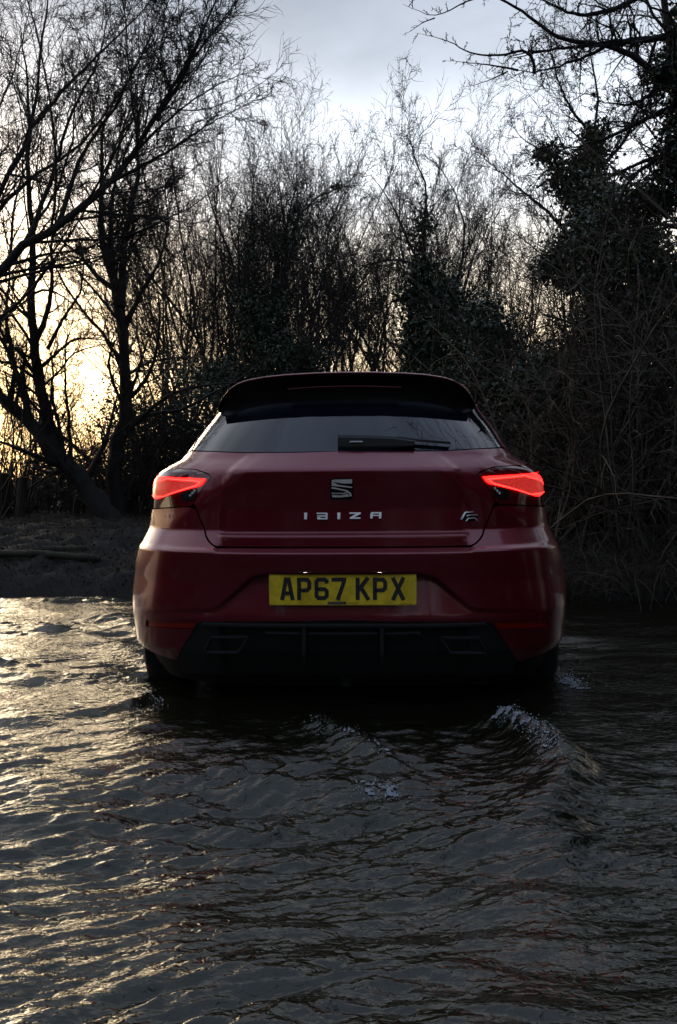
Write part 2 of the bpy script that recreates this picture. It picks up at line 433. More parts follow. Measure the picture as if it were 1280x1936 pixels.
# --- outlines, traced on the left half and mirrored
LAMP = trace([(397.5, 902), (393, 896.5), (372, 888.5), (338, 880.5), (322, 880), (306, 887), (294, 898)])
LAMP += [(LAMP[-1][0] - .06, LAMP[-1][1] - .008)]
lb = trace([(289, 961), (358, 956.5), (365, 951)])
LAMP += [(LAMP[-1][0] - .015, lb[0][1] + .004)] + lb
BOOT_B = trace([(367, 952), (372, 962), (391, 1013), (396, 1022), (403, 1029), (414, 1033)])
zb = max(inv(648, 1034.5)[1], .7485); ztop = inv(650, 853.5)[1]
boot = [(0, ztop)] + trace([(560, 856), (463, 857), (400, 854.5), (362, 853.5), (340, 879)]) + trace([(372, 887), (394, 894.5), (399.5, 902)]) + BOOT_B + [(BOOT_B[-1][0] + .05, zb), (0, zb)]
boot = mirror(boot)
g_side = trace([(363, 850), (384, 812), (404, 782)])
gt = (-.50, 1.37)
glass = mirror([(0, 1.37), gt, (g_side[2][0] + .004, 1.30)] + [g_side[2], g_side[1], g_side[0]] + trace([(400, 851.5), (463, 854), (560, 853)]) + [(0, ztop + .003)])
r_l = trace([(277, 1164), (300, 1152), (400, 1150.5), (412, 1146), (474, 1091), (500, 1085)])
RECESS = np.array([(-.3, .40), (-r_l[0][0], .40)] + [(-s, z) for s, z in r_l] + [(-.3, r_l[-1][1])])
REFL = trace([(276, 1172.5), (372, 1173.5), (367, 1184), (362, 1190), (276, 1184)])
zd = inv(640, 1174)[1]
DIFF_L = trace([(381, 1175.5), (374, 1181), (334, 1247)])
zbot = .285
# wheel arches, on the flank
def s_of_y(y, z):
    s = np.linspace(.3, S2, 1500); return float(np.interp(y, surf(s, np.full(1500, z), False)[:, 1], s))
def arch(yc, R, a0, a1, n=15):
    return [(-s_of_y(yc + R * math.cos(a), .315 + R * math.sin(a)), .315 + R * math.sin(a)) for a in np.linspace(a0, a1, n)]
YW1, YW2, RA = .83, 3.28, .35
lower = (.245 - .315)
ar = arch(YW1, RA, math.asin(lower / RA) + math.pi, math.radians(112), 16)          # rear lip of the rear arch, upwards
zq = lb[0][1] - .003
bump_top = [(BOOT_B[-1][0] + .05, zb - .005), (BOOT_B[-1][0] - .002, zb - .006)] + [(s - .006, z - .003) for s, z in BOOT_B[::-1][1:-1]] + [(lb[1][0], lb[1][1] - .005), (lb[0][0], lb[0][1] - .005)]
sq = ar[-1]
bump = [(0, zb - .005)] + bump_top + [(LAMP[7][0] - .017, zq - .003), (LAMP[7][0] - .10, .80), (sq[0] + .012, sq[1] + .02)] + ar[::-1] + [(DIFF_L[2][0] - .003, DIFF_L[2][1] - .004)] + \
    [(s - .004, z) for s, z in DIFF_L[::-1][1:]] + [(0, zd + .003)]
bump = mirror(bump)
def mir(l): return [(-s, z) for s, z in reversed(l)]
_rl = [(s_, z_) for s_, z_ in r_l]
_nrm = lambda k: [(s_, z_ - k) if i > 2 else (s_ + k * .3, z_ - k) for i, (s_, z_) in enumerate(_rl)]
ex = []
for k in (0, .005, .011, .016):
    q_ = [(s_ + k * .55, z_ - k * .85) for s_, z_ in _rl] + [(0, _rl[-1][1] - k)]
    e_ = dens(q_, .007); e_ = [p for p in e_ if True][:int(len(e_))]
    cut = []
    for a_, b_ in zip(q_[:-1], q_[1:]):
        m_ = max(1, int(np.hypot(b_[0] - a_[0], b_[1] - a_[1]) / .007)); cut += [(a_[0] + (b_[0] - a_[0]) * i / m_, a_[1] + (b_[1] - a_[1]) * i / m_) for i in range(m_)]
    ex += cut + [(-a_, b_) for a_, b_ in cut]
bumper = panel('rear_bumper', [bump, REFL, mir(REFL)], M['paint'], step=.009, extra=ex)
boot_lid = panel('boot_lid', [boot], M['paint'], step=.010)
rear_glass = panel('rear_window', [glass], M['glass'], off=-.003, thick=.006, step=.02)
# flank, bonnet, pillars and roof side in one shell
for sg in (1, -1):
    pass
bl = [(0.0, 1.37 + .008), (-.505, 1.378), (g_side[2][0], 1.305)] + [(s - .008, z) for s, z in g_side[::-1]] + [(s - .005, z + .002) for s, z in trace([(345, 873), (338, 878.5)])]
bl += [(s - .004, z + .004) for s, z in LAMP[4:7]] + [(LAMP[7][0] - .006, LAMP[7][1] + .003), (LAMP[8][0] - .005, LAMP[8][1])]
bl += [(LAMP[7][0] - .022, zq), (LAMP[7][0] - .105, .802), (sq[0] + .007, sq[1] + .021)]
ar2 = arch(YW1, RA, math.radians(110), math.asin((.22 - .315) / RA), 18)
ar3 = arch(YW2, RA, math.pi - math.asin((.22 - .315) / RA), math.asin((.22 - .315) / RA), 30)
bl += ar2 + ar3 + [(-S3 + .001, .22), (-S3 + .001, 1.378)]
shell_l = [p for p in bl]
def flank(sg):
    P = bl if sg < 0 else [(-s, z) for s, z in reversed(bl)]
    return panel('body_side', [P], M['paint'], step=.035 if True else .02, thick=.012)
flank(-1); flank(1)
# roof skin above the drip line
zr = np.array([1.378, 1.385, 1.395, 1.402, 1.41, 1.42, 1.428, 1.435, 1.44, 1.444])
sr = np.linspace(-S3, S3, 260)
gs_, gz_ = np.meshgrid(sr, zr); RP = surf(gs_, gz_, False)
nv = RP.shape[1]; V = RP.reshape(-1, 3)
F = [(i * nv + j, i * nv + j + 1, (i + 1) * nv + j + 1, (i + 1) * nv + j) for i in range(len(zr) - 1) for j in range(nv - 1)]
cap = len(V); V = np.concatenate([V, [[0, 1.5, 1.447]]]); top = (len(zr) - 1) * nv
np_mesh('roof', V, [np.array(F), np.array([(top + j, top + j + 1, cap) for j in range(nv - 1)])], M['paint'], car)
# dark inner shell behind the shut lines
zi = np.concatenate([np.linspace(.19, 1.372, 60)]); gs_, gz_ = np.meshgrid(np.linspace(-S3, S3, 300), zi)
RP = surf(gs_, gz_, False); RP[..., 0] *= (RP[..., 0].__abs__() - .022).clip(0) / (np.abs(RP[..., 0]) + 1e-9)
back = np.clip((S1 - np.abs(gs_)) / S1, 0, 1); RP[..., 1] += .055 * np.clip(back * 6, 0, 1) - .03 * (np.abs(gs_) > S2)
RP[..., 1] += .02
nv = RP.shape[1]; V = RP.reshape(-1, 3)
F = np.array([(i * nv + j, i * nv + j + 1, (i + 1) * nv + j + 1, (i + 1) * nv + j) for i in range(len(zi) - 1) for j in range(nv - 1)])
fc = V[F].mean(1)
arch_m = ((fc[:, 1] - YW1) ** 2 + (fc[:, 2] - .315) ** 2 < .37 ** 2) | ((fc[:, 1] - YW2) ** 2 + (fc[:, 2] - .315) ** 2 < .37 ** 2)
np_mesh('inner_shell', V, F[~arch_m], M['inner'], car)
# side windows and windscreen on the glasshouse
for sg in (-1, 1):
    def sy(y, z): return sg * s_of_y(y, z)
    w1 = [(sy(.86, 1.12), 1.12), (sy(1.60, 1.10), 1.10), (sy(1.60, 1.35), 1.35), (sy(1.15, 1.345), 1.345)]
    w2 = [(sy(1.66, 1.10), 1.10), (sy(2.62, 1.07), 1.07), (sy(2.12, 1.35), 1.35), (sy(1.66, 1.35), 1.35)]
    for w in (w1, w2):
        if sg > 0: w = w[::-1]
        panel('side_window', [w], M['glass'], off=.003, thick=.004, step=.03)
    h = [(sy(1.30, .93), .93), (sy(1.48, .93), .93), (sy(1.48, .955), .955), (sy(1.30, .955), .955)]
    panel('door_handle', [h if sg < 0 else h[::-1]], M['paint'], off=.03, thick=.03, step=.02)
    hl = [(sg * (S2 + .10), .60), (sg * (S3 - .45), .62), (sg * (S3 - .50), .74), (sg * (S2 + .02), .76)]
    panel('headlight', [hl], M['lens_dark'], off=.004, thick=.004, step=.03)
    mb = MB(); mb.box((sg * .94, 2.42, 1.02), (.20, .10, .135), bev=.035); mb.box((sg * .84, 2.44, .97), (.12, .05, .04), bev=.01)
ws = [(-(S3 - .02), .96), (-(S2 + .33), .96), (-(S2 + .50), 1.365), (-(S3 - .02), 1.365)]
for wv in (ws, mir(ws)):
    panel('windscreen', [wv], M['glass'], off=.003, thick=.003, step=.03)

# --- tail lamps
_u = lambda u, v: inv(u, v)[0]
def shrink(poly, k):
    """Inset an outline by k (in s, z metres)."""
    P = np.array(poly); n = len(P); A = 0
    for i in range(n): A += P[i][0] * P[(i + 1) % n][1] - P[(i + 1) % n][0] * P[i][1]
    sgn = 1 if A > 0 else -1; out = []
    for i in range(n):
        a, b, c = P[i - 1], P[i], P[(i + 1) % n]; d1 = (b - a) / (np.linalg.norm(b - a) + 1e-9); d2 = (c - b) / (np.linalg.norm(c - b) + 1e-9)
        n1 = sgn * np.array([-d1[1], d1[0]]); n2 = sgn * np.array([-d2[1], d2[0]]); m = n1 + n2; m /= max(1e-6, np.linalg.norm(m)); cosv = max(.35, m @ n1)
        out.append(tuple(b + m * k / cosv))
    return out
_e = inv(297, 943)
TRI = trace([(389.5, 905.5), (384, 914), (378, 919), (300, 943)]) + [(_e[0] - .022, _e[1] + .0), (_u(296, 925), inv(298, 925)[1])] + trace([(300.5, 900), (304, 897)])
TRI_IN = trace([(376, 912), (370, 917.5), (308, 938), (306.5, 931), (312.5, 908.5), (316, 906.5)])
for sg in (-1, 1):
    f = (lambda l: l) if sg < 0 else mir
    lamp = panel('tail_light', [f(LAMP)], M['lens'], off=-.002, thick=.014, step=.007)
    panel('light_strip', [f(TRI), f(TRI_IN)], M['led'], off=.002, thick=0, step=.006, parent=lamp)
    panel('light_panel', [f(shrink(TRI_IN, -.0005))], M['led_soft'], off=.0012, thick=0, step=.008, parent=lamp)
    line = shrink(TRI_IN, -.0045)
    panel('light_line', [f(line), f(shrink(line, .0022))], M['led_core'], off=.0032, thick=0, step=.006, parent=lamp)
    rv = trace([(372, 923), (367, 945), (345, 948), (342, 932)])
    rl = panel('reversing_lens', [f(rv)], M['lens_dark'], off=.0002, thick=0, step=.01, parent=lamp)
    mb = MB()
    for (uu, vv) in ((368, 927), (364, 931.5), (360, 936)):
        s_, z_ = inv(uu, vv); p = surf(s_ * (1 if sg < 0 else -1), z_) + np.array([0, -.004, 0])
        mb.lathe([(-.003, .0045), (.0, .0045), (.0, .003), (-.001, .0)], 12, 'y', p)
    mb.build('reversing_diode', M['chrome'], lamp, True)
    rf = panel('fog_reflector', [f(shrink(REFL, .002))], M['reflector'], off=-.006, thick=.006)

# --- spoiler over the rear window
SP_TOP = [(661, 703.5), (600, 705), (540, 708.5), (500, 712.5), (470, 718), (450, 724.5), (434, 735), (424, 747), (416, 760), (411, 773)]
SP_BOT = [(661, 771), (600, 773), (550, 777), (505, 784), (476, 791), (455, 795), (436, 793), (420, 785), (411, 773.5)]
def sp_y(x, low):
    """Depth of the spoiler's rear face (car coordinates), bowed forwards at the ends."""
    a = abs(x) / .56; return .297 + .15 * a ** 2.6 + (.05 if low else 0) * (1 - a ** 4)
def unproj(u, v, low):
    x = -.3 if u < 650 else 0.
    for _ in range(12):
        y = sp_y(x, low); o = (CC - np.array(CAR_LOC)); d = ray(u, v)
        ol = np.array([o[0] * _cz + o[1] * _sz, -o[0] * _sz + o[1] * _cz, o[2]]); dl = np.array([d[0] * _cz + d[1] * _sz, -d[0] * _sz + d[1] * _cz, d[2]])
        t = (y - ol[1]) / dl[1]; x = ol[0] + dl[0] * t
    return np.array([min(x, 0) if u > 655 else x, y, ol[2] + dl[2] * t])
tp = np.array([unproj(u, v, 0) for u, v in SP_TOP]); bt = np.array([unproj(u, v, 1) for u, v in SP_BOT])
tp[0, 0] = bt[0, 0] = 0
def resample(P, n):
    d = np.concatenate([[0], np.cumsum(np.linalg.norm(np.diff(P, axis=0), axis=1))]); q = np.linspace(0, 1, n) * d[-1]
    return np.stack([np.interp(q, d, P[:, i]) for i in range(3)], 1)
def by_x(P, xs):
    i = np.argsort(P[:, 0]); return np.stack([xs, np.interp(xs, P[i, 0], P[i, 1]), np.interp(xs, P[i, 0], P[i, 2])], 1)
def smooth_x(P, it=2):
    P = P.copy()
    for _ in range(it): P[1:-1] = (P[:-2] + 2 * P[1:-1] + P[2:]) / 4
    return P
NSP = 90
xe = min(tp[:, 0].min(), bt[:, 0].min()); th = np.linspace(0, math.pi / 2, NSP); xs = xe * np.sin(th)
T_ = smooth_x(by_x(tp, xs)); B_ = smooth_x(by_x(bt, xs)); B_[-1] = T_[-1]
whole = lambda A: np.concatenate([A[::-1], (A * [-1, 1, 1])[1:]])
Tw, Bw = whole(T_), whole(B_)
rows = [Tw + (Bw - Tw) * k + np.array([0, .02, 0]) * math.sin(k * math.pi) for k in np.linspace(0.03, 1, 9)]
under = Bw + np.array([0, .014, .002]); rows.append(under)
def grid_mesh(name, rows, material, parent, flip=False):
    n = len(rows[0]); V = np.concatenate(rows)
    F = np.array([(i * n + j, i * n + j + 1, (i + 1) * n + j + 1, (i + 1) * n + j) for i in range(len(rows) - 1) for j in range(n - 1)])
    if flip: F = F[:, ::-1]
    return np_mesh(name, V, F, material, parent)
spoiler = grid_mesh('spoiler', [Tw + [0, .30, .012] * np.ones_like(Tw), Tw + [0, .12, .010] * np.ones_like(Tw), Tw + [0, .012, .004] * np.ones_like(Tw), Tw + [0, .004, .0015] * np.ones_like(Tw), Tw + [0, 0, -.001] * np.ones_like(Tw),
                               Tw + (Bw - Tw) * .03], M['paint'], car)
grid_mesh('spoiler_underside', rows, M['gloss_black'], spoiler)
bl_ = [Tw[k] + (Bw[k] - Tw[k]) * .38 + np.array([0, .0135, 0]) for k in range(NSP - 26, NSP + 25)]
MB().tube(bl_, .0035, 6).build('brake_light_bar', mat('dim_red_bar', (.10, .003, .004), .3), spoiler, True)

# --- wiper
wp = lambda u, v, dy=0.: surf(*inv(u, v)) + np.array([0, -.014 - dy, .004])
w0 = [wp(639, 838), wp(660, 838.5), wp(700, 838.5), wp(740, 839), wp(784, 841)]
def ribbon_solid(name, pts, hh, th, material, parent):
    """A flattened bar along a line: hh half-heights, th half-thickness."""
    mb = MB(); V = []; ring = [(-1, -.6), (-1, .6), (-.6, 1), (.6, 1), (1, .6), (1, -.6), (.6, -1), (-.6, -1)]
    for p, h in zip(pts, hh):
        for (a, b) in ring: V.append(p + np.array([0, a * th, b * h]))
    F = [[i * 8 + j, i * 8 + (j + 1) % 8, (i + 1) * 8 + (j + 1) % 8, (i + 1) * 8 + j] for i in range(len(pts) - 1) for j in range(8)]
    F += [list(range(8))[::-1], list(range((len(pts) - 1) * 8, len(pts) * 8))]
    return mb.add(V, F).build(name, material, parent)
wiper = ribbon_solid('rear_wiper', w0, [.026, .0255, .0245, .022, .012], .010, M['plastic'], car)
ribbon_solid('wiper_blade', [wp(640, 826), wp(700, 827), wp(760, 830), wp(790, 834.5), wp(820, 837), wp(851, 839.5)], [.003, .003, .003, .005, .005, .005], .007, M['plastic'], wiper)
MB().box(wp(674, 838.5, .012), (.05, .006, .008), bev=.002).build('washer_nozzle', M['alloy'], wiper)

# --- badge, letters, trim badge
def flat(name, loops, material, off=.003, thick=.003, parent=boot_lid, step=.004):
    L_ = [trace(l) for l in loops]; zm = np.mean([p[1] for p in L_[0]]); tilt = .22 if material is M['chrome'] else 0
    def fn(s, z):
        P = surf(s, z); P[..., 1] += tilt * (np.asarray(z) - zm); return P
    return panel(name, L_, material, off=off + tilt * .008, thick=thick + tilt * .012, step=step, parent=parent, smooth=False, fn=fn)
def rrect(x0, y0, x1, y1, r, n=5):
    out = []
    for cx, cy, a0 in ((x1 - r, y0 + r, -90), (x1 - r, y1 - r, 0), (x0 + r, y1 - r, 90), (x0 + r, y0 + r, 180)):
        for k in range(n): a = math.radians(a0 + 90 * k / (n - 1)); out.append((cx + r * math.cos(a), cy + r * math.sin(a)))
    return out
badge = flat('badge', [rrect(624.5, 904, 667.5, 944, 4)], M['gloss_black'], .004, .006)
bx = lambda l: [(560 + x / 7.11, 895 + y / 7.11) for x, y in l]
for l in ([(478, 100), (500, 85), (752, 80), (754, 135), (640, 138), (478, 112)], [(478, 118), (500, 118), (560, 152), (754, 182), (756, 196), (560, 176), (478, 168)],
          [(476, 186), (500, 186), (640, 216), (690, 226), (740, 270), (750, 308), (728, 305), (700, 262), (660, 240), (476, 204)],
          [(474, 262), (640, 264), (686, 246), (690, 262), (646, 276), (474, 274)], [(476, 290), (600, 298), (690, 278), (724, 312), (600, 322), (490, 322)]):
    flat('badge_stroke', [bx(l)], M['chrome'], .0075, .004, badge, .003)
for l in ([[(109, 532), (150, 532), (147, 620), (112, 620)]],
          [[(274, 532), (408, 532), (425, 545), (424, 566), (412, 576), (426, 588), (420, 620), (288, 620), (284, 592), (330, 592), (330, 604), (398, 604), (398, 583), (284, 583), (284, 567), (398, 567), (398, 548), (274, 548)]],
          [[(553, 530), (595, 530), (592, 618), (556, 618)]],
          [[(716, 528), (868, 528), (868, 546), (780, 592), (866, 596), (862, 612), (720, 612), (722, 594), (808, 546), (716, 546)]],
          [[(1010, 524), (1146, 524), (1143, 608), (1112, 608), (1112, 574), (1030, 574), (1028, 608), (996, 608), (998, 540)], [(1032, 542), (1030, 560), (1113, 560), (1114, 542)]]):
    flat('chrome_letter', [bx(q) for q in l], M['chrome'], .004, .004, boot_lid, .003)
fx = lambda l: [(850 + x / 6.095, 860 + y / 6.095) for x, y in l]
trim = flat('trim_badge', [fx([(118, 748), (165, 668), (182, 656), (320, 690), (316, 760), (190, 762), (150, 750)])], M['gloss_black'], .002, .003)
for l in ([(118, 746), (165, 668), (185, 656), (272, 654), (270, 664), (188, 670), (140, 746)], [(192, 700), (214, 690), (318, 688), (322, 698), (216, 702), (196, 712)],
          [(180, 762), (208, 726), (292, 722), (294, 732), (216, 738), (196, 764)], [(296, 726), (318, 758), (306, 762), (282, 734)]):
    flat('trim_badge_stroke', [fx(l)], M['chrome'], .0045, .003, trim, .003)

# --- number plate
pa, pb = surf(*inv(509, 1114)), surf(*inv(788, 1114))
PLW, PLH = .520, .111
plate_c = np.array([0.0, .022, .600])
def plate_pt(x, z, d=0.): return plate_c + np.array([x, -d + (z) * .04, z])
pl = MB()
def prism(mb, poly, d0, d1):
    n = len(poly); V = [plate_pt(x, z, d0) for x, z in poly] + [plate_pt(x, z, d1) for x, z in poly]
    F = [list(range(n, 2 * n)), list(range(n))[::-1]] + [[i, (i + 1) % n, n + (i + 1) % n, n + i] for i in range(n)]
    mb.add(V, F); return mb
plate = prism(MB(), rrect(-PLW / 2, -PLH / 2, PLW / 2, PLH / 2, .008), -.014, .0015).build('number_plate', M['plate_edge'], car)
prism(MB(), rrect(-PLW / 2 + .003, -PLH / 2 + .003, PLW / 2 - .003, PLH / 2 - .003, .007), .0, .0022).build('plate_face', M['plate'], plate)
def stroke(mb, pts, w=.014, closed=False, d=.0035):
    """A mitred band along pts in plate coordinates."""
    P = np.array(pts, float); n = len(P); Lf, Rt = [], []
    for i in range(n):
        a = P[i - 1] if (i > 0 or closed) else None; c = P[(i + 1) % n] if (i < n - 1 or closed) else None
        d1 = (P[i] - a) if a is not None else (c - P[i]); d2 = (c - P[i]) if c is not None else d1
        d1 = d1 / np.linalg.norm(d1); d2 = d2 / np.linalg.norm(d2); n1 = np.array([-d1[1], d1[0]]); n2 = np.array([-d2[1], d2[0]]); m = n1 + n2; m /= np.linalg.norm(m)
        k = w / 2 / max(.4, m @ n1); Lf.append(P[i] + m * k); Rt.append(P[i] - m * k)
    for i in range(n if closed else n - 1):
        j = (i + 1) % n; prism(mb, [tuple(Rt[i]), tuple(Rt[j]), tuple(Lf[j]), tuple(Lf[i])], .001, d)
H = .079; Wc = .050; q = .007
def glyph(c):
    b, t, l, r = q, H - q, q, Wc - q; m = H * .47
    if c == 'A': return [([(l - .001, 0), (Wc / 2 - .0035, H), ], False), ([(r + .001, 0), (Wc / 2 + .0035, H)], False), ([(l + .008, .024), (r - .008, .024)], False)]
    if c == 'P': return [([(l, 0), (l, t), (r - .008, t), (r, t - .009), (r, m + .005), (r - .008, m - .003), (l, m - .003)], False)]
    if c == '6': return [([(r, t - .014), (r, t - .006), (r - .007, t), (l + .007, t), (l, t - .007), (l, b + .007), (l + .007, b), (r - .007, b), (r, b + .007), (r, m - .006), (r - .007, m + .001), (l, m + .001)], False)]
    if c == '7': return [([(0, t), (r + .002, t), (r + .001, t - .008), (l + .014, 0)], False)]
    if c == 'K': return [([(l, 0), (l, H)], False), ([(r + .001, H), (l + .002, H * .42)], False), ([(l + .012, H * .56), (r + .002, 0)], False)]
    if c == 'X': return [([(l - .001, 0), (r + .001, H)], False), ([(r + .001, 0), (l - .001, H)], False)]
for ch, px in zip('AP67KPX', (132, 268, 408, 545, 738, 876, 1020)):
    x0 = -PLW / 2 + (px - 40) / (1224 - 40) * PLW; z0 = -PLH / 2 + .019
    g = MB()
    for i, (pts, cl) in enumerate(glyph(ch)): stroke(g, [(x0 + a, z0 + b) for a, b in pts], closed=cl, d=.0035 + i * .0002)
    g.build('plate_character', M['glyph'], plate)
g = prism(MB(), [(-.052, -.0515), (.012, -.0515), (.012, -.0425), (-.052, -.0425)], .001, .003).build('dealer_strip', M['glyph'], plate)
def text_on_plate(txt, x, z, size, material, name, d):
    cu = bpy.data.curves.new(name, 'FONT'); cu.body = txt; cu.size = size; cu.align_x = 'LEFT'
    o = bpy.data.objects.new(name, cu); COL.objects.link(o); dg = bpy.context.evaluated_depsgraph_get()
    me = bpy.data.meshes.new_from_object(o.evaluated_get(dg)); bpy.data.objects.remove(o)
    co = np.array([v.co[:] for v in me.vertices]); P = np.array([plate_pt(x + c[0], z + c[1], d) for c in co])
    me.vertices.foreach_set('co', P.astype(np.float32).ravel()); me.materials.clear(); me.materials.append(material)
    o = bpy.data.objects.new(name, me); COL.objects.link(o); o.parent = plate
text_on_plate('BLEY MIDDELAY', -.0505, -.0495, .0078, M['print'], 'dealer_print', .0036)
text_on_plate('MOTORHAUS', .016, -.0495, .0060, M['glyph'], 'small_print', .0030)
text_on_plate('PLATES BS AU 145d', .200, -.0510, .0050, M['glyph'], 'small_print', .0030)
mb = MB()
for x in (-.142, .118): mb.lathe([(0, .0055), (.0, .0), (.004, .0)], 14, 'y', plate_pt(x, .002, .006))
for x in (-.130, .131):
    ln = MB(); ln.box((x, .014, .6618), (.013, .010, .0007)); o = ln.build('plate_light', M['plate_lamp'], bumper)
    ln2 = MB(); ln2.box((x, .016, .6640), (.05, .03, .003), bev=.001).build('lamp_cover', M['plastic'], o)
scr = MB()
for x in (-.136, .124): MB().lathe([(0, .005), (-.002, .004), (-.003, .0)], 12, 'y', plate_pt(x, .000, .004)).build('plate_screw', M['glyph'], plate, True)
# towing-eye cover: a ring on the right of the bumper
def circ(cx, cy, r, n=28): return [(cx + r * math.cos(a), cy + r * math.sin(a)) for a in np.linspace(0, 2 * math.pi, n, endpoint=False)][::-1]
cov = panel('towing_cover', [trace(circ(903, 1116, 14))], M['paint'], off=.001, thick=.004, step=.008)
panel('cover_seam', [trace(circ(903, 1116, 14.8)), trace(circ(903, 1116, 14.1))], M['inner'], off=.0006, thick=0, step=.01, parent=cov)

# --- diffuser
zl = inv(600, 1190)[1]
diff = mirror([(0, zd)] + DIFF_L + [(DIFF_L[2][0], .25), (0, .25)])
def diff_fn(s, z):
    P = surf(s, z); a = np.abs(np.asarray(s, float))
    k = np.clip((zl - np.asarray(z)) / .010, 0, 1); e = np.clip((.46 - a) / .02, 0, 1)
    P[..., 1] += .035 * k * e + .0 * a; return P
diffuser = panel('rear_diffuser', [diff], M['plastic'], off=-.004, thick=.02, fn=diff_fn)
M['trim'] = mat('satin_trim', (.035, .037, .042), .32)
bar = lambda name, l, off, th: panel(name, [trace(l)], M['trim'], off=off, thick=th, step=.01, parent=diffuser)
bar('diffuser_lip', [(384, 1176.5), (918, 1176.5), (921, 1181), (379, 1181)], .006, .01)
for l in ([(503, 1195), (568, 1196.5), (568, 1199), (503, 1197.5)], [(582, 1196.5), (715, 1196.5), (715, 1199), (582, 1199)], [(728, 1196.5), (795, 1195), (798, 1198), (728, 1199)]):
    bar('diffuser_slat', l, .004, .012)
for u in (575, 722):
    bar('diffuser_fin', [(u - 4, 1187), (u + 4, 1187), (u + 3, 1252), (u - 3, 1252)], .006, .04)
for sg in (-1, 1):
    for l in ([(397, 1203), (467, 1203), (463, 1206), (396, 1206)], [(386, 1232), (448, 1232), (450, 1235), (384, 1235)], [(397, 1203), (399, 1206), (387, 1234), (383, 1235)], [(467, 1203), (469, 1205), (451, 1235), (448, 1233)]):
        P = trace(l); P = P if sg < 0 else mir(P)
        panel('exhaust_trim', [P], M['trim'], off=.004, thick=.01, step=.01, parent=diffuser)

# --- wheels, arches, floor
for (yw, wx) in ((YW1, .775), (YW2, .77)):
    for sg in (-1, 1):
        w = MB(); prof = [(-.10, .19), (-.105, .25), (-.098, .295), (-.08, .312), (-.05, .318), (.05, .318), (.08, .312), (.098, .295), (.105, .25), (.10, .19)]
        w.lathe(prof, 48, 'x', (sg * wx, yw, .315))
        root = w.build('wheel', M['rubber'], car, True)
        r = MB(); r.lathe([(sg * -.09, .19), (sg * .02, .185), (sg * .085, .205), (sg * .095, .198), (sg * .08, .18)], 40, 'x', (sg * wx, yw, .315))
        for k in range(5):
            a = k * 2 * math.pi / 5
            for da in (-.16, .16):
                p0 = np.array([sg * (wx + .07), yw + .04 * math.cos(a), .315 + .04 * math.sin(a)]); p1 = np.array([sg * (wx + .075), yw + .19 * math.cos(a + da), .315 + .19 * math.sin(a + da)])
                r.tube([p0, p1], .014, 6)
        r.lathe([(sg * .03, .06), (sg * .085, .05), (sg * .09, .0)], 20, 'x', (sg * wx, yw, .315))
        r.build('rim', M['alloy'], root, True)
        well = MB(); aa = np.linspace(math.radians(-15), math.radians(195), 24); V = []
        for a in aa:
            for x in (.50, .845): V.append((sg * x, yw + .36 * math.cos(a), .315 + .36 * math.sin(a)))
        F = [[2 * i, 2 * i + 1, 2 * i + 3, 2 * i + 2] for i in range(len(aa) - 1)]
        V += [(sg * .50, yw, .315)]; F += [[2 * i, 2 * i + 2, len(V) - 1] for i in range(len(aa) - 1)]
        well.add(V, F).build('wheel_arch_liner', M['inner'], car)
fl = MB(); fl.box((0, 2.05, .215), (1.10, 3.5, .05)); fl.box((0, .42, .27), (.9, .30, .14), bev=.04)
fl.build('underfloor', M['inner'], car)
for sg in (-1, 1):
    sk = MB(); sk.box((sg * .78, 1.98, .23), (.14, 1.70, .07), bev=.02); sk.build('sill', M['plastic'], car)
for sg in (-1, 1):
    mm = MB(); mm.box((sg * .79, 2.40, 1.03), (.19, .09, .13), bev=.03); mm.tube([(sg * .64, 2.42, 1.05), (sg * .74, 2.41, 1.0)], .02, 8)
    mm.build('door_mirror', M['paint'], car)
# ------------------------------------------------------------------ ground, water
rng = np.random.default_rng(7)
def vnoise(x, y, seed=0):
    """Smooth value noise."""
    xi, yi = np.floor(x).astype(np.int64), np.floor(y).astype(np.int64); fx, fy = x - xi, y - yi
    def h(a, b):
        n = (a * 374761393 + b * 668265263 + seed * 974634777) & 0x7fffffff; n = ((n ^ (n >> 13)) * 1274126177) & 0x7fffffff
        return ((n ^ (n >> 16)) & 0xffff) / 65535.0
    fx = fx * fx * (3 - 2 * fx); fy = fy * fy * (3 - 2 * fy)
    return (h(xi, yi) * (1 - fx) + h(xi + 1, yi) * fx) * (1 - fy) + (h(xi, yi + 1) * (1 - fx) + h(xi + 1, yi + 1) * fx) * fy
def fbm(x, y, o=5, seed=0):
    r = 0; a = .5
    for i in range(o): r = r + a * vnoise(x * 2 ** i, y * 2 ** i, seed + i); a *= .5
    return r
def sstep(a, b, x): t = np.clip((x - a) / (b - a), 0, 1); return t * t * (3 - 2 * t)
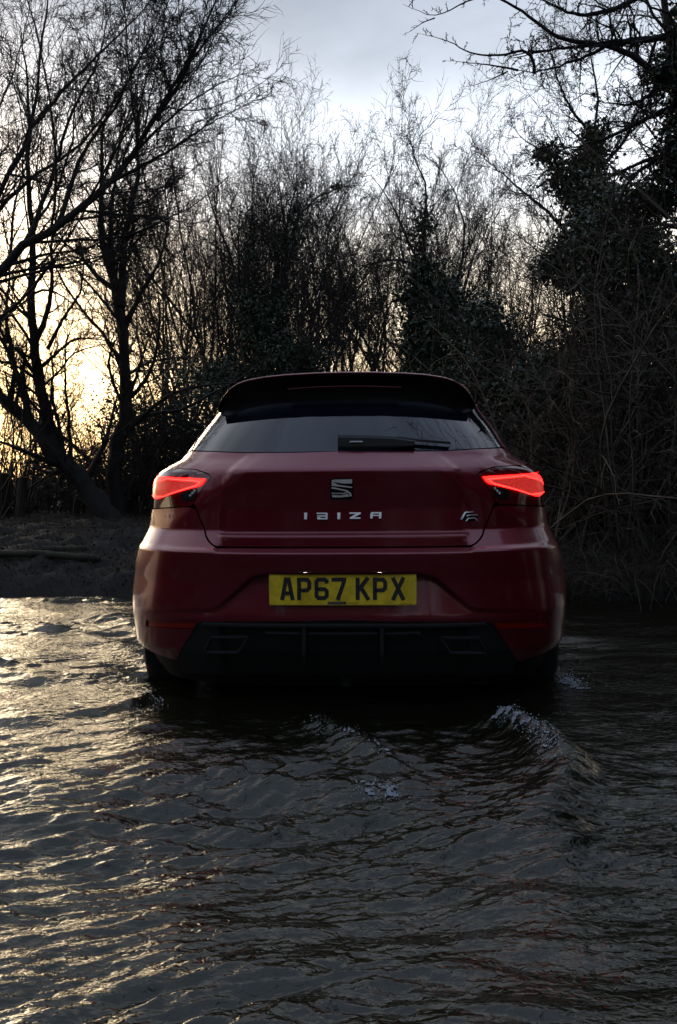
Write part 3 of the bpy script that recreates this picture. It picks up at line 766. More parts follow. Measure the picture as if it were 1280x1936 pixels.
def ground_h(x, y):
    edge = np.where(x < 0, 5.45, 5.15) + (fbm(x * .8, y * 0 + 3, 4, 5) - .5) * .5 + .02 * np.abs(x)
    t = y - edge
    h = -.17 + .30 * sstep(-.25, .35, t) + .25 * sstep(.2, 2.2, t) + .02 * sstep(3, 40, t) * 4
    hr = -.17 + .24 * sstep(-.25, .2, t) + .35 * sstep(.3, 2.8, t)
    h = np.where(x > 0, hr + (h - hr) * sstep(1.2, 0, x), h)
    ramp = -.17 + .5 * sstep(7.0, 10, y)
    h = np.where(np.abs(x) < 1.6, ramp + (h - ramp) * sstep(1.15, 1.5, np.abs(x)), h)
    back = -6.5 + (fbm(x * .5, y * 0 + 9, 3, 8) - .5)
    h = np.where(y < 0, -.17 + .5 * sstep(0, 1.6, back - y) + .3 * sstep(1, 6, back - y), h)
    rough = (fbm(x * 2.2, y * 2.2, 5, 2) - .5) * .16 * sstep(0., .5, t) + (fbm(x * 7, y * 7, 3, 4) - .5) * .10 * sstep(-.1, .2, t)
    hills = 1.5 * sstep(60, 300, np.hypot(x, y))
    return h + rough * np.exp(-np.maximum(y - 10, 0) / 30) + hills
def graded(lo, hi, c, fine, grow):
    out = [c]; s = fine
    while out[-1] < hi: out.append(out[-1] + s); s = fine * (1 + max(0, abs(out[-1] - c) - 4) * grow)
    b = [c]; s = fine
    while b[-1] > lo: b.append(b[-1] - s); s = fine * (1 + max(0, abs(b[-1] - c) - 4) * grow)
    return np.array(b[:0:-1] + out)
gx = graded(-600, 600, 0, .045, .55); gy = graded(-600, 700, 6.5, .045, .55)
X, Y = np.meshgrid(gx, gy); Z = ground_h(X, Y)
def grid_faces(ny, nx):
    i = np.arange(ny - 1)[:, None] * nx + np.arange(nx - 1)[None, :]; i = i.ravel(); return np.stack([i, i + 1, i + nx + 1, i + nx], 1)
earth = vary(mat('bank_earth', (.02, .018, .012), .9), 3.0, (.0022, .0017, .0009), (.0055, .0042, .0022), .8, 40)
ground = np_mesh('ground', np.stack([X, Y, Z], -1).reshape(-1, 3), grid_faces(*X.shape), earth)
tag(ground, kind='structure')

# water: an FFT patch of small chop, plus the wake behind the car
def fft_patch(n, size, power, angle, spread, seed, kmin=.0, kmax=1e9):
    r = np.random.default_rng(seed); k = np.fft.fftfreq(n, size / n) * 2 * math.pi; kx, ky = np.meshgrid(k, k); kk = np.hypot(kx, ky); kk[0, 0] = 1
    amp = kk ** -power * np.exp(-(kk / kmax) ** 2) * (1 - np.exp(-(kk / max(kmin, 1e-6)) ** 4) if kmin else 1)
    ca = np.abs(np.cos(np.arctan2(ky, kx) - angle)) ** spread; amp = amp * (ca + .12); amp[0, 0] = 0
    h = np.fft.ifft2(np.fft.fft2(r.normal(size=(n, n))) * amp).real; return h / h.std()
def sample(h, size, x, y):
    n = h.shape[0]; u, v = x / size * n, y / size * n; i, j = np.floor(u).astype(int), np.floor(v).astype(int); fu, fv = u - i, v - j
    i0, i1, j0, j1 = i % n, (i + 1) % n, j % n, (j + 1) % n
    return (h[j0, i0] * (1 - fu) + h[j0, i1] * fu) * (1 - fv) + (h[j1, i0] * (1 - fu) + h[j1, i1] * fu) * fv
PA = fft_patch(1024, 7.3, 1.9, math.radians(72), 1.5, 3, 6, 150)
PB = fft_patch(1024, 2.9, 1.7, math.radians(108), 2, 4, 22, 500)
PC = fft_patch(512, 11.0, 2.6, math.radians(85), 2, 5, 2, 40)
def ridge(x, y, pts, w, hgt):
    """A wave crest running along a line of points."""
    P = np.stack([x.ravel(), y.ravel()], 1); out = np.zeros(len(P))
    for (a, b, h0, h1, w0, w1) in zip(pts[:-1], pts[1:], hgt[:-1], hgt[1:], w[:-1], w[1:]):
        a, b = np.array(a), np.array(b); ab = b - a; t = np.clip(((P - a) @ ab) / (ab @ ab), 0, 1); d = np.linalg.norm(P - (a + t[:, None] * ab), axis=1)
        side = np.sign((P - a) @ np.array([-ab[1], ab[0]])); ww = (w0 + (w1 - w0) * t) * np.where(side > 0, .9, 1.1)
        out = np.maximum(out, (h0 + (h1 - h0) * t) * np.exp(-(d / ww) ** 2 / 1.0))
    return out.reshape(x.shape)
def wpt(u, v):
    d = ray(u, v); p = CC + d * (-CC[2] / d[2]); return (p[0], p[1])
WAKE = [wpt(*q) for q in ((900, 1340), (950, 1365), (1010, 1410), (1045, 1460), (1015, 1520), (1000, 1600), (1040, 1700), (1110, 1800))]
WAKE2 = [wpt(*q) for q in ((520, 1335), (590, 1365), (660, 1405), (740, 1450), (800, 1470))]
WAKE3 = [wpt(*q) for q in ((300, 1300), (240, 1330), (150, 1345), (0, 1360))]
WAKE4 = [wpt(*q) for q in ((560, 1500), (660, 1490), (760, 1500), (850, 1490))]
def water_h(x, y):
    wx = x + .07 * sample(PC, 11., x + 3, y) + .45 * (fbm(x * .8, y * .9, 2, 61) - .5); wy = y + .05 * sample(PC, 11., x, y + 5) + .4 * (fbm(x * .7 + 7, y * .9, 2, 63) - .5)
    k = .6 + .9 * fbm(x * .9, y * .7, 3, 21)
    turb = np.exp(-((x - .15) / .85) ** 2 - ((y - 1.95) / .75) ** 2)
    k2 = .35 + 1.5 * sstep(.30, .70, fbm(x * 1.5 + y, y * 2.6 - x * .6, 3, 77))
    side = .50 + .80 * sstep(.6, -1.3, x + .1 * y) - .10 * sstep(.7, 1.6, x)
    h = .014 * sample(PC, 11., wx, wy) * (.5 + .5 * k2) + .0062 * side * (.45 + k2) * sample(PA, 7.3, wx * .85, wy * 1.25) + (.0040 * side * k2 + .0036 * turb) * sample(PB, 2.9, wx * .8, wy * 1.2)
    bed = fbm(x * 2.4 + .5 * y, y * 3.2, 3, 31)
    h = h + .040 * turb * (bed - .5) * 2
    rx = x + .16 * (fbm(x * 4, y * 4, 3, 91) - .5); ry = y + .16 * (fbm(x * 4, y * 4, 3, 93) - .5)
    h = h + ridge(rx, ry, WAKE, [.09, .10, .10, .09, .10, .12, .14, .15], [.0, .05, .080, .050, .036, .026, .014, .0])
    h = h + ridge(rx, ry, WAKE2, [.08, .08, .07, .07, .06], [.0, .032, .036, .024, .0])
    h = h + ridge(x, y, WAKE3, [.05, .05, .06, .06], [.012, .018, .014, .01]) + ridge(x, y, WAKE4, [.06, .08, .08, .06], [0, .018, .018, 0])
    # broken crest: steep little peaks
    br = ridge(rx, ry, WAKE[1:4], [.05] * 3, [1., 1., .8]) + .55 * ridge(rx, ry, WAKE2[1:4], [.04] * 3, [1.] * 3)
    h = h + br * .020 * np.abs(vnoise(x * 34, y * 34, 51) - .5) * 2 + br * .012 * vnoise(x * 75, y * 75, 52)
    return h
def rows_y():
    y = [.75]
    while y[-1] < 5.9: y.append(y[-1] + max(.0035, .0016 * y[-1] ** 1.7))
    return np.array(y)
yy = rows_y(); tt = np.linspace(-1, 1, 760)
Xn = tt[None, :] * (1.1 + .62 * yy[:, None]); Yn = np.broadcast_to(yy[:, None], Xn.shape)
Zn = water_h(Xn, Yn)
wv = [np.stack([Xn, Yn, Zn], -1).reshape(-1, 3)]; wf = [grid_faces(*Xn.shape)]; off = Xn.size
def ring(ix):  # outer skirt: the same sheet carried on outwards, coarser
    pass
# outward skirts join the fine patch edge to the far water
def skirt(edge, outer):
    global off
    e = np.asarray(edge); o = np.asarray(outer); n = len(e); K = 14
    t = (np.linspace(0, 1, K) ** 2)[:, None, None]; P = e[None] + (o - e)[None] * t
    P[1:, :, 2] = water_h(P[1:, :, 0], P[1:, :, 1]) * .9
    P[0] = e; f = grid_faces(K, n); wv.append(P.reshape(-1, 3)); wf.append(f + off); off += K * n
G = np.stack([Xn, Yn, Zn], -1)
far = 45.
st = 4
skirt(G[0, ::st], np.stack([Xn[0, ::st] * 20, np.full(len(Xn[0, ::st]), -12.), Xn[0, ::st] * 0], -1))
skirt(G[::2, 0], np.stack([np.full(len(yy[::2]), -far), yy[::2] * 3.5 - 14.6, yy[::2] * 0], -1))
skirt(G[::2, -1], np.stack([np.full(len(yy[::2]), far), yy[::2] * 3.5 - 14.6, yy[::2] * 0], -1))
wm = mat('stream_water', (.007, .0075, .0035), .03, 0, IOR=1.56, Specular_Tint=(1.0, .97, .88, 1))
nt = wm.node_tree; L = nt.links.new; b = nt.nodes['Principled BSDF']
tc = N(nt, 'ShaderNodeTexCoord'); mp = N(nt, 'ShaderNodeMapping'); L(tc.outputs['Object'], mp.inputs[0]); mp.inputs['Scale'].default_value = (1, 1.9, 1); mp.inputs['Rotation'].default_value = (0, 0, .12)
n1 = N(nt, 'ShaderNodeTexNoise'); L(mp.outputs[0], n1.inputs[0]); n1.inputs['Scale'].default_value = 42; n1.inputs['Detail'].default_value = 3; n1.inputs['Distortion'].default_value = .8
bp = N(nt, 'ShaderNodeBump'); L(n1.outputs['Fac'], bp.inputs['Height']); bp.inputs['Strength'].default_value = .5; bp.inputs['Distance'].default_value = .008
L(bp.outputs[0], b.inputs['Normal'])
water = np_mesh('water', np.concatenate(wv), wf, wm)
tag(water, kind='structure')

# drops and broken water thrown off the crests
dr = np.random.default_rng(5); drops = []
def ico():
    t = (1 + 5 ** .5) / 2; v = np.array([(-1, t, 0), (1, t, 0), (-1, -t, 0), (1, -t, 0), (0, -1, t), (0, 1, t), (0, -1, -t), (0, 1, -t), (t, 0, -1), (t, 0, 1), (-t, 0, -1), (-t, 0, 1)], float)
    f = [(0, 11, 5), (0, 5, 1), (0, 1, 7), (0, 7, 10), (0, 10, 11), (1, 5, 9), (5, 11, 4), (11, 10, 2), (10, 7, 6), (7, 1, 8), (3, 9, 4), (3, 4, 2), (3, 2, 6), (3, 6, 8), (3, 8, 9), (4, 9, 5), (2, 4, 11), (6, 2, 10), (8, 6, 7), (9, 8, 1)]
    return v / np.linalg.norm(v[0]), np.array(f)
IV, IF = ico()
def scatter_drops(line, n, w, r0, r1, up):
    P = np.array(line); k = dr.uniform(0, len(P) - 1.001, n); i = k.astype(int); f = (k - i)[:, None]; p = P[i] * (1 - f) + P[i + 1] * f + dr.normal(size=(n, 2)) * w
    z = water_h(p[:, 0], p[:, 1]) + dr.exponential(up, n) - .001; return np.c_[p, z], dr.uniform(r0, r1, n) * dr.uniform(.4, 1, n)
sets = [scatter_drops(WAKE[1:4], 700, .020, .0006, .0017, .005), scatter_drops(WAKE2[1:4], 260, .02, .0006, .0015, .003), scatter_drops([wpt(1066, 1278), wpt(1095, 1290)], 350, .02, .0008, .0025, .012),
        scatter_drops([wpt(690, 1490), wpt(750, 1500)], 200, .03, .0006, .0015, .003), scatter_drops([wpt(395, 1255), wpt(450, 1262)], 20, .03, .001, .003, .02), scatter_drops([wpt(270, 1300), wpt(300, 1330)], 50, .03, .001, .003, .004)]
DP = np.concatenate([a for a, _ in sets]); DR = np.concatenate([b_ for _, b_ in sets])
V = (DP[:, None] + DR[:, None, None] * IV[None] * dr.uniform(.5, 2.2, (len(DP), 1, 3))).reshape(-1, 3)
F = (np.arange(len(DP))[:, None, None] * 12 + IF[None]).reshape(-1, 3)
foam = np_mesh('splash', V, F, mat('water_drops', (.50, .54, .60), .08, 0, IOR=1.34))
# torn foam lying on the crests
br_ = ridge(Xn, Yn, WAKE[1:4], [.055] * 3, [1., 1., .8]) + .8 * ridge(Xn, Yn, WAKE2[1:4], [.045] * 3, [1.] * 3) + .9 * ridge(Xn, Yn, [wpt(690, 1490), wpt(760, 1502)], [.05] * 2, [1.] * 2) + .9 * ridge(Xn, Yn, [wpt(1062, 1282), wpt(1092, 1292)], [.05] * 2, [1.] * 2)
nf_ = .6 * fbm(Xn * 55, Yn * 90, 3, 201) + .4 * fbm(Xn * 14, Yn * 20, 3, 203); mk = (nf_ + .28 * br_ > .72) & (br_ > .15); mk = mk[:-1, :-1] & mk[1:, 1:]
fi = grid_faces(*Xn.shape)[mk.ravel()]; us, inv_ = np.unique(fi, return_inverse=True); FV = np.stack([Xn, Yn, Zn + .0025 + .004 * vnoise(Xn * 160, Yn * 160, 5)], -1).reshape(-1, 3)[us]
fo = np_mesh('foam', FV, inv_.reshape(-1, 4), mat('torn_foam', (.20, .22, .25), .22, 0, IOR=1.34)); tag(fo, 'torn white foam on the breaking crests of the wake', kind='stuff')
tag(foam, 'spray of fine white drops along the wave crests behind the car', kind='stuff')
# ------------------------------------------------------------------ vegetation
bark = vary(mat('dark_bark', (.03, .025, .02), .85), 9, (.005, .004, .003), (.014, .011, .008), .7, 45)
bark_brown = vary(mat('brown_twig', (.05, .035, .025), .8), 3, (.014, .009, .006), (.030, .020, .013))
bark_pale = vary(mat('pale_twig', (.08, .06, .04), .8), 3, (.07, .05, .035), (.15, .115, .08))
stem_grey = vary(mat('grey_stem', (.08, .075, .065), .8), 5, (.05, .045, .036), (.12, .11, .088))
def leaf_mat(name, c1, c2, rough=.35):
    m = mat(name, c1, rough); nt = m.node_tree; L = nt.links.new; b = nt.nodes['Principled BSDF']
    g = N(nt, 'ShaderNodeNewGeometry'); r = N(nt, 'ShaderNodeValToRGB'); L(g.outputs['Random Per Island'], r.inputs[0])
    r.color_ramp.elements[0].color = (*c1, 1); r.color_ramp.elements[1].color = (*c2, 1); L(r.outputs[0], b.inputs['Base Color']); return m
ivy_m = leaf_mat('ivy_leaf', (.008, .021, .009), (.032, .058, .024), .34)
ivy_g = leaf_mat('ivy_leaf_olive', (.016, .022, .006), (.045, .055, .016), .4)
dead_m = leaf_mat('dead_leaf', (.010, .006, .003), (.034, .022, .011), .7)
grass_m = leaf_mat('grass_blade', (.015, .022, .008), (.05, .055, .022), .6)

def unit(a): return a / (np.linalg.norm(a, axis=-1, keepdims=True) + 1e-12)
def grow(P0, D0, Ln, R0, K, wob, up, r, taper=.15, curl=0.):
    """Polylines growing from P0 along D0: wob random turning, up pull towards +Z (negative droops)."""
    n = len(P0); P = np.empty((n, K + 1, 3)); P[:, 0] = P0; D = unit(D0.copy()); st = (Ln / K)[:, None]
    bend = unit(r.normal(size=(n, 3))) * curl
    for k in range(K):
        D = unit(D + r.normal(size=(n, 3)) * wob + np.array([0, 0, up]) + bend); P[:, k + 1] = P[:, k] + D * st
    t = np.linspace(0, 1, K + 1)[None]; R = R0[:, None] * (1 - (1 - taper) * t); return P, R
def spawn(P, R, per, t0, t1, ang, lr, r, rr=.6, aj=.25, lpow=.6, minr=.0030):
    """Child origins along parents: per = children per parent."""
    n, K = P.shape[0], P.shape[1] - 1; idx = np.repeat(np.arange(n), per); m = len(idx)
    t = (t0 + (t1 - t0) * ((np.tile(np.arange(per), n) + r.uniform(0, 1, m)) / per)); k = np.minimum((t * K).astype(int), K - 1); f = t * K - k
    A, B = P[idx, k], P[idx, k + 1]; P0 = A + (B - A) * f[:, None]; T = unit(B - A)
    q = unit(np.cross(T, unit(r.normal(size=(m, 3))))); a = ang * (1 + r.normal(size=m) * aj); D = T * np.cos(a)[:, None] + q * np.sin(a)[:, None]
    plen = np.linalg.norm(np.diff(P, axis=1), axis=2).sum(1)[idx]
    Ln = plen * lr * (1 - t * .65) ** lpow * r.uniform(.6, 1.25, m); Rp = R[idx, k] * (1 - f) + R[idx, k + 1] * f
    return P0, D, Ln, np.maximum(Rp * rr, minr)
def merge(parts):
    Vs, Fs, o = [], [], 0
    for P, R, n in parts:
        V, F = tube_arrays(P, R, n); Vs.append(V); Fs.append(F + o); o += len(V)
    return np.concatenate(Vs), np.concatenate(Fs)
def leaves(C, size, r, droop=.0):
    """One small folded blade per centre."""
    n = len(C); a = unit(r.normal(size=(n, 3)) + np.array([0, 0, -droop])); b = unit(np.cross(a, r.normal(size=(n, 3)))); c = np.cross(a, b)
    s = (size * r.uniform(.55, 1.3, n))[:, None]
    V = np.stack([C - a * s * .5, C + b * s * .42 + c * s * .12, C + a * s * .6, C - b * s * .42 + c * s * .12], 1)
    F = (np.arange(n) * 4)[:, None] + np.array([[0, 1, 2, 3]]); tri = np.concatenate([F[:, [0, 1, 2]], F[:, [0, 2, 3]]]); return V.reshape(-1, 3), tri
def clumps(C, rad, n_cl, per, cr, r, hollow=.0):
    """Leaf centres in clusters spread through ellipsoids C (m,3) of radii rad (m,3)."""
    out = []
    C = np.atleast_2d(C); rad = np.atleast_2d(rad); vol = rad.prod(1) ** (2 / 3.); w = vol / vol.sum()
    i = r.choice(len(C), n_cl, p=w); d = unit(r.normal(size=(n_cl, 3))); q = r.uniform(hollow, 1, n_cl) ** .5
    cc = C[i] + d * rad[i] * q[:, None]
    cs = cr * r.uniform(.5, 1.4, n_cl)
    p = np.repeat(cc, per, 0) + r.normal(size=(n_cl * per, 3)) * np.repeat(cs, per)[:, None] * np.array([1, 1, .8]); return p
class Tree:
    def __init__(s, seed, minr=.0030): s.minr = minr; s.r = np.random.default_rng(seed); s.thick = []; s.thin = []; s.lv = {}
    def limbs(s, P, R, n=8): s.thick.append((P, R, n)); return P, R
    def branch(s, P, R, spec, thick_first=False):
        """spec: list of (per, t0, t1, angle, length ratio, K, wobble, up, radius ratio, sides, curl)."""
        for i, (per, t0, t1, ang, lr, K, wob, up, rr, n, curl) in enumerate(spec):
            P0, D, Ln, R0 = spawn(P, R, per, t0, t1, ang, lr, s.r, rr, minr=s.minr); P, R = grow(P0, D, Ln, R0, K, wob, up, s.r, .25, curl)
            (s.thick if (thick_first and i == 0) else s.thin).append((P, R, n))
        return P, R
    def build(s, name, label, cat, loc, group=None, tm=None, cm=None, extra=None):
        root = empty(name, loc); tag(root, label, cat, group)
        if s.thick: V, F = merge(s.thick); np_mesh('trunk', V, F, tm or bark, root)
        if s.thin: V, F = merge(s.thin); np_mesh('crown', V, F, cm or bark, root)
        for nm, (C, size, m, dp) in (extra or {}).items():
            V, F = leaves(C, size, s.r, dp); np_mesh(nm, V, F, m, root, smooth=False)
        return root
def poly(pts, K, y, base, r=None, jit=.0):
    """A limb through photo pixels (u, v[, depth offset]) at depth y, in coordinates local to base."""
    P = np.array([at(q[0], q[1], y + (q[2] if len(q) > 2 else 0)) for q in pts]) - base
    d = np.concatenate([[0], np.cumsum(np.linalg.norm(np.diff(P, axis=0), axis=1))]); t = np.linspace(0, d[-1], K + 1)
    out = np.stack([np.interp(t, d, P[:, i]) for i in range(3)], 1)
    for _ in range(2): out[1:-1] = (out[:-2] + 2 * out[1:-1] + out[2:]) / 4
    if r is not None: out[1:-1] += r.normal(size=(K - 1, 3)) * jit
    return out
def rad(a, b, K, pw=1.): return a + (b - a) * np.linspace(0, 1, K + 1) ** pw
WILLOW = [(20, .12, 1, .66, .34, 8, .13, .05, .36, 4, .06), (9, .08, 1, .62, .5, 6, .16, .02, .5, 3, .10), (6, .05, 1, .6, .6, 5, .19, -.01, .6, 3, .14)]
ALDER = [(16, .46, 1, .58, .34, 8, .12, .08, .46, 4, .06), (8, .12, 1, .66, .5, 6, .16, .06, .5, 3, .10), (7, .1, 1, .70, .5, 4, .20, .06, .6, 3, .14)]

def limb_tree(name, label, cat, base_px, y, limbs, spec, seed, tm=None, cm=None, extra=None, group=None, gz=None, tcol=None, sides=9, rs=1.):
    """A tree whose main limbs follow given lines; limbs: (points, r0, r1[, branch spec])."""
    t = Tree(seed); b = at(base_px[0], base_px[1], y); base = np.array([b[0], b[1], ground_h(np.array([b[0]]), np.array([b[1]]))[0] - .05])
    for l in limbs:
        K = 24; P = poly(l[0], K, y, base, t.r, l[1] * .10); sc_ = rs
        if l[0][0] == base_px[:2] or l[0][0][:2] == base_px[:2]: P[0, 2] = 0
        Rr = rad(l[1] * rs, l[2] * rs * .35, K, .75); t.limbs(P[None], Rr[None], sides)
        sp = l[3] if len(l) > 3 else spec
        if sp: t.branch(P[None], Rr[None], sp)
    ex = extra(t, base) if extra else None
    return t.build(name, label, cat, base, group, tm, cm, ex)

# --- left: the leaning tree and the upright one on the bank
W_ = WILLOW
Wl = [(24, .1, 1, .75, .32, 8, .15, .06, .36, 4, .08), (10, .08, 1, .62, .5, 6, .17, .02, .5, 3, .12), (7, .05, 1, .6, .6, 5, .2, .0, .6, 3, .16)]
Ws = [(18, .15, 1, .7, .34, 7, .15, .06, .38, 4, .08), (8, .1, 1, .62, .5, 6, .18, .02, .5, 3, .12), (6, .05, 1, .6, .6, 4, .2, .0, .6, 3, .16)]
limb_tree('leaning_tree', 'bare dark tree leaning far to the left from the bank with many upright limbs', 'tree', (205, 985), 9.0, rs=.85, limbs=
    [([(212, 1000), (178, 940), (130, 880), (98, 842), (40, 785), (-30, 715), (-120, 640)], .19, .07, Ws),
     ([(110, 862), (88, 800), (72, 700), (60, 610), (58, 540), (62, 450), (50, 330), (58, 200), (40, 60)], .095, .02, Wl),
     ([(66, 650), (90, 590), (100, 540), (95, 470), (110, 400), (118, 330)], .045, .012, Ws),
     ([(72, 700), (110, 665), (140, 640), (185, 640), (230, 655)], .03, .008, Ws),
     ([(120, 860), (112, 800), (98, 760), (100, 690), (90, 640)], .04, .014, Ws), ([(134, 880), (131, 800), (122, 720), (124, 650), (140, 600)], .035, .012, Ws),
     ([(60, 800), (42, 740), (20, 680), (5, 640), (-10, 560)], .05, .02, Ws), ([(20, 760), (30, 700), (10, 600), (20, 500), (5, 420)], .04, .014, Ws),
     ([(75, 720), (40, 670), (10, 640), (-20, 600)], .04, .02, Ws), ([(90, 660), (120, 600), (150, 560), (160, 500), (150, 430)], .03, .01, Ws)], spec=W_, seed=11)
limb_tree('upright_tree', 'bare upright tree beside the foot of the leaning tree, forking halfway up', 'tree', (222, 985), 9.4, rs=.85, limbs=
    [([(222, 1000), (215, 900), (214, 850), (228, 825), (240, 780), (238, 690), (232, 620), (228, 570), (216, 540), (196, 500), (190, 440), (188, 370), (190, 290), (205, 180)], .14, .03, Wl),
     ([(228, 580), (232, 520), (232, 460), (246, 400), (262, 330), (258, 250), (275, 150)], .075, .02, Wl),
     ([(222, 560), (212, 500), (208, 420), (215, 350), (222, 290), (240, 200)], .06, .015, Ws),
     ([(215, 545), (180, 520), (150, 480), (110, 450), (95, 410)], .045, .012, Ws), ([(236, 620), (262, 560), (300, 500), (320, 430), (310, 350)], .045, .012, Ws),
     ([(240, 760), (262, 700), (280, 640), (330, 590)], .03, .01, Ws)], spec=W_, seed=12)
# --- upper left: two big trees standing left of the frame whose crowns lean in
limb_tree('willow_tree', 'big bare tree at the left edge whose heavy limb rises across the upper left sky', 'tree', (-230, 1020), 7.6, rs=.55, limbs=
    [([(-230, 1040), (-170, 760), (-60, 580), (0, 505), (55, 450), (110, 425), (165, 395), (210, 345), (262, 270), (330, 170), (390, 60), (430, -60)], .17, .02, [(30, .25, 1, .7, .36, 9, .12, .07, .4, 4, .06), (11, .08, 1, .6, .5, 7, .15, .02, .5, 3, .10), (8, .05, 1, .6, .6, 5, .18, -.01, .6, 3, .14)]),
     ([(150, 400), (215, 340), (290, 250), (360, 190), (430, 150), (480, 130)], .045, .008, [(12, .1, 1, .6, .42, 8, .13, .03, .5, 4, .10), (9, .08, 1, .6, .5, 6, .16, .02, .5, 3, .14), (6, .05, 1, .6, .6, 5, .18, -.01, .6, 3, .16)]),
     ([(55, 450), (100, 330), (130, 220), (190, 110), (215, -30)], .05, .012, Wl), ([(262, 270), (350, 130), (420, 40), (470, -40)], .045, .012, Wl), ([(210, 345), (320, 285), (410, 225), (480, 190)], .04, .01, Wl), ([(300, 210), (370, 90), (400, -20)], .04, .012, Wl), ([(0, 505), (90, 480), (170, 470), (250, 420), (330, 370)], .035, .01, Wl), ([(110, 425), (150, 300), (220, 200), (270, 100), (330, -20)], .05, .012, Wl)], spec=W_, seed=13)
limb_tree('willow_tree', 'bare tree behind the left edge with steep limbs fanning over the top left corner', 'tree', (-320, 1020), 8.6, rs=.5, limbs=
    [([(-320, 1040), (-190, 700), (-60, 470), (20, 330), (60, 240), (80, 150), (85, 40), (100, -80)], .15, .03, Wl),
     ([(-60, 470), (10, 380), (80, 320), (150, 280), (210, 200), (260, 130), (300, 20)], .06, .015, Wl), ([(-150, 600), (-60, 400), (-20, 250), (30, 130), (60, 0)], .06, .02, Wl),
     ([(60, 240), (130, 160), (200, 90), (280, 10), (330, -60)], .05, .012, Wl), ([(20, 330), (110, 350), (170, 370), (200, 390)], .03, .01, Ws)], spec=W_, seed=14)

# --- ivy leaf sets
def ivy_on(t, base, segs, n_cl, per, cr, size, m=ivy_m):
    C = []; Rd = []
    for (u, v, y, ru, rv) in segs:
        s = y / FPX; C.append(at(u, v, y) - base); Rd.append((ru * s, ru * s * .9, rv * s))
    return (clumps(np.array(C), np.array(Rd), n_cl, per, cr, t.r, .25), size, m, .3)

# --- centre: coppiced stems in fans, tall catkin-topped
def coppice(seed, H, stems, spread, spec=ALDER, r0=.05):
    t = Tree(seed, .0037); n = stems; r = t.r; a = r.uniform(0, 2 * math.pi, n); lean = np.abs(r.normal(size=n)) * spread + .03
    P0 = np.stack([np.cos(a) * .25, np.sin(a) * .25, a * 0], 1) * r.uniform(.2, 1, (n, 1)); lean = lean * 1.5; D = np.stack([np.cos(a) * lean, np.sin(a) * lean, np.ones(n)], 1)
    P, R = grow(P0, D, H * r.uniform(.62, 1.0, n), r0 * r.uniform(.4, 1.0, n), 22, .085, .05, r, .12, .025)
    t.limbs(P, R, 6); t.branch(P, R, spec); return t
cop = [coppice(101, 8.5, 11, .40, r0=.062), coppice(102, 8.1, 12, .46, r0=.062), coppice(103, 8.8, 10, .36, r0=.062)]
cop_root = []
def place_at(u, y, sink=.03):
    p = at(u, 960, y); return (p[0], p[1], float(ground_h(np.array([p[0]]), np.array([p[1]]))[0]) - sink)
cop_spots = [(618, 14.5, 0, .90, 0.3, 'tall bare many-stemmed tree straight behind the middle of the car roof'), (535, 13.5, 1, .93, 1.1, 'bare many-stemmed tree with the tall peaked top left of centre'),
             (765, 14.0, 2, .86, 2.0, 'bare many-stemmed tree with a thin spiky top right of centre'), (455, 13.8, 0, .88, 3.1, 'bare many-stemmed tree rising behind the left end of the roof'),
             (830, 15.0, 1, .86, 4.0, 'slender bare tree between the spiky tree and the pale willow'), (375, 14.6, 2, .76, 5.0, 'bare many-stemmed tree just right of the upright forked tree'),
             
             (690, 16.5, 0, .84, 2.2, 'bare many-stemmed tree standing back between the two centre trees'), (470, 16.0, 2, .86, 5.6, 'bare many-stemmed tree standing back over the ivied foot'), (720, 17.5, 1, 1.0, 4.9, 'bare many-stemmed tree standing back right of the roof middle'), (590, 17.5, 2, .98, .4, 'bare many-stemmed tree standing back left of the roof middle'), (400, 18.0, 1, .98, 1.7, 'bare many-stemmed tree standing back above the left rear window'), (500, 19.0, 0, 1.0, 4.4, 'farther bare tree left of the centre group'), (300, 17.0, 1, 1.0, 3.6, 'farther bare tree seen through the forked tree')]
for i, (u, y, k, sc, rz, lab) in enumerate(cop_spots):
    loc = place_at(u, y)
    if k == 0 and i == 0 or k == 1 and i == 1 or k == 2 and i == 2:
        o = cop[k].build('coppiced_tree', lab, 'tree', loc, 'bare many-stemmed trees behind the car'); cop_root.append(o)
    else:
        o = copy_tree(cop_root[k]); o.location = loc; tag(o, lab)
    o.scale = (sc * .92, sc * .92, sc); o.rotation_euler = (0, 0, rz)

# --- thin saplings and far willows
far_spots = []
t = coppice(104, 9.5, 4, .22, [(28, .15, 1, .65, .34, 8, .13, .07, .4, 4, .05), (12, .1, 1, .55, .5, 6, .15, .06, .5, 3, .08), (8, .1, 1, .55, .5, 4, .18, .04, .6, 3, .10)], .07)
w0_ = t.build('pale_willow', 'pale reddish bare willow behind the right hedge with a rounded fine-twigged crown', 'tree', place_at(985, 20), 'far willows', bark_brown, bark_brown)
w0_.scale = (1.0, 1.0, .98)
for (u, y, sc, rz, lab) in ((60, 24, .7, 1.3, 'far pale tree low behind the leaning tree'), (-80, 24, .7, 4.3, 'far pale tree at the very left edge near the sunset'),
                        (880, 22, .82, 3.2, 'far pale tree just left of the big pale willow'), (1120, 20, .85, .6, 'far pale tree behind the ivy column'), (420, 24, .85, 5.2, 'farthest pale tree behind the left of the car roof')):
    o = copy_tree(w0_); o.location = place_at(u, y); o.rotation_euler = (0, 0, rz); o.scale = (sc, sc, sc); tag(o, lab)

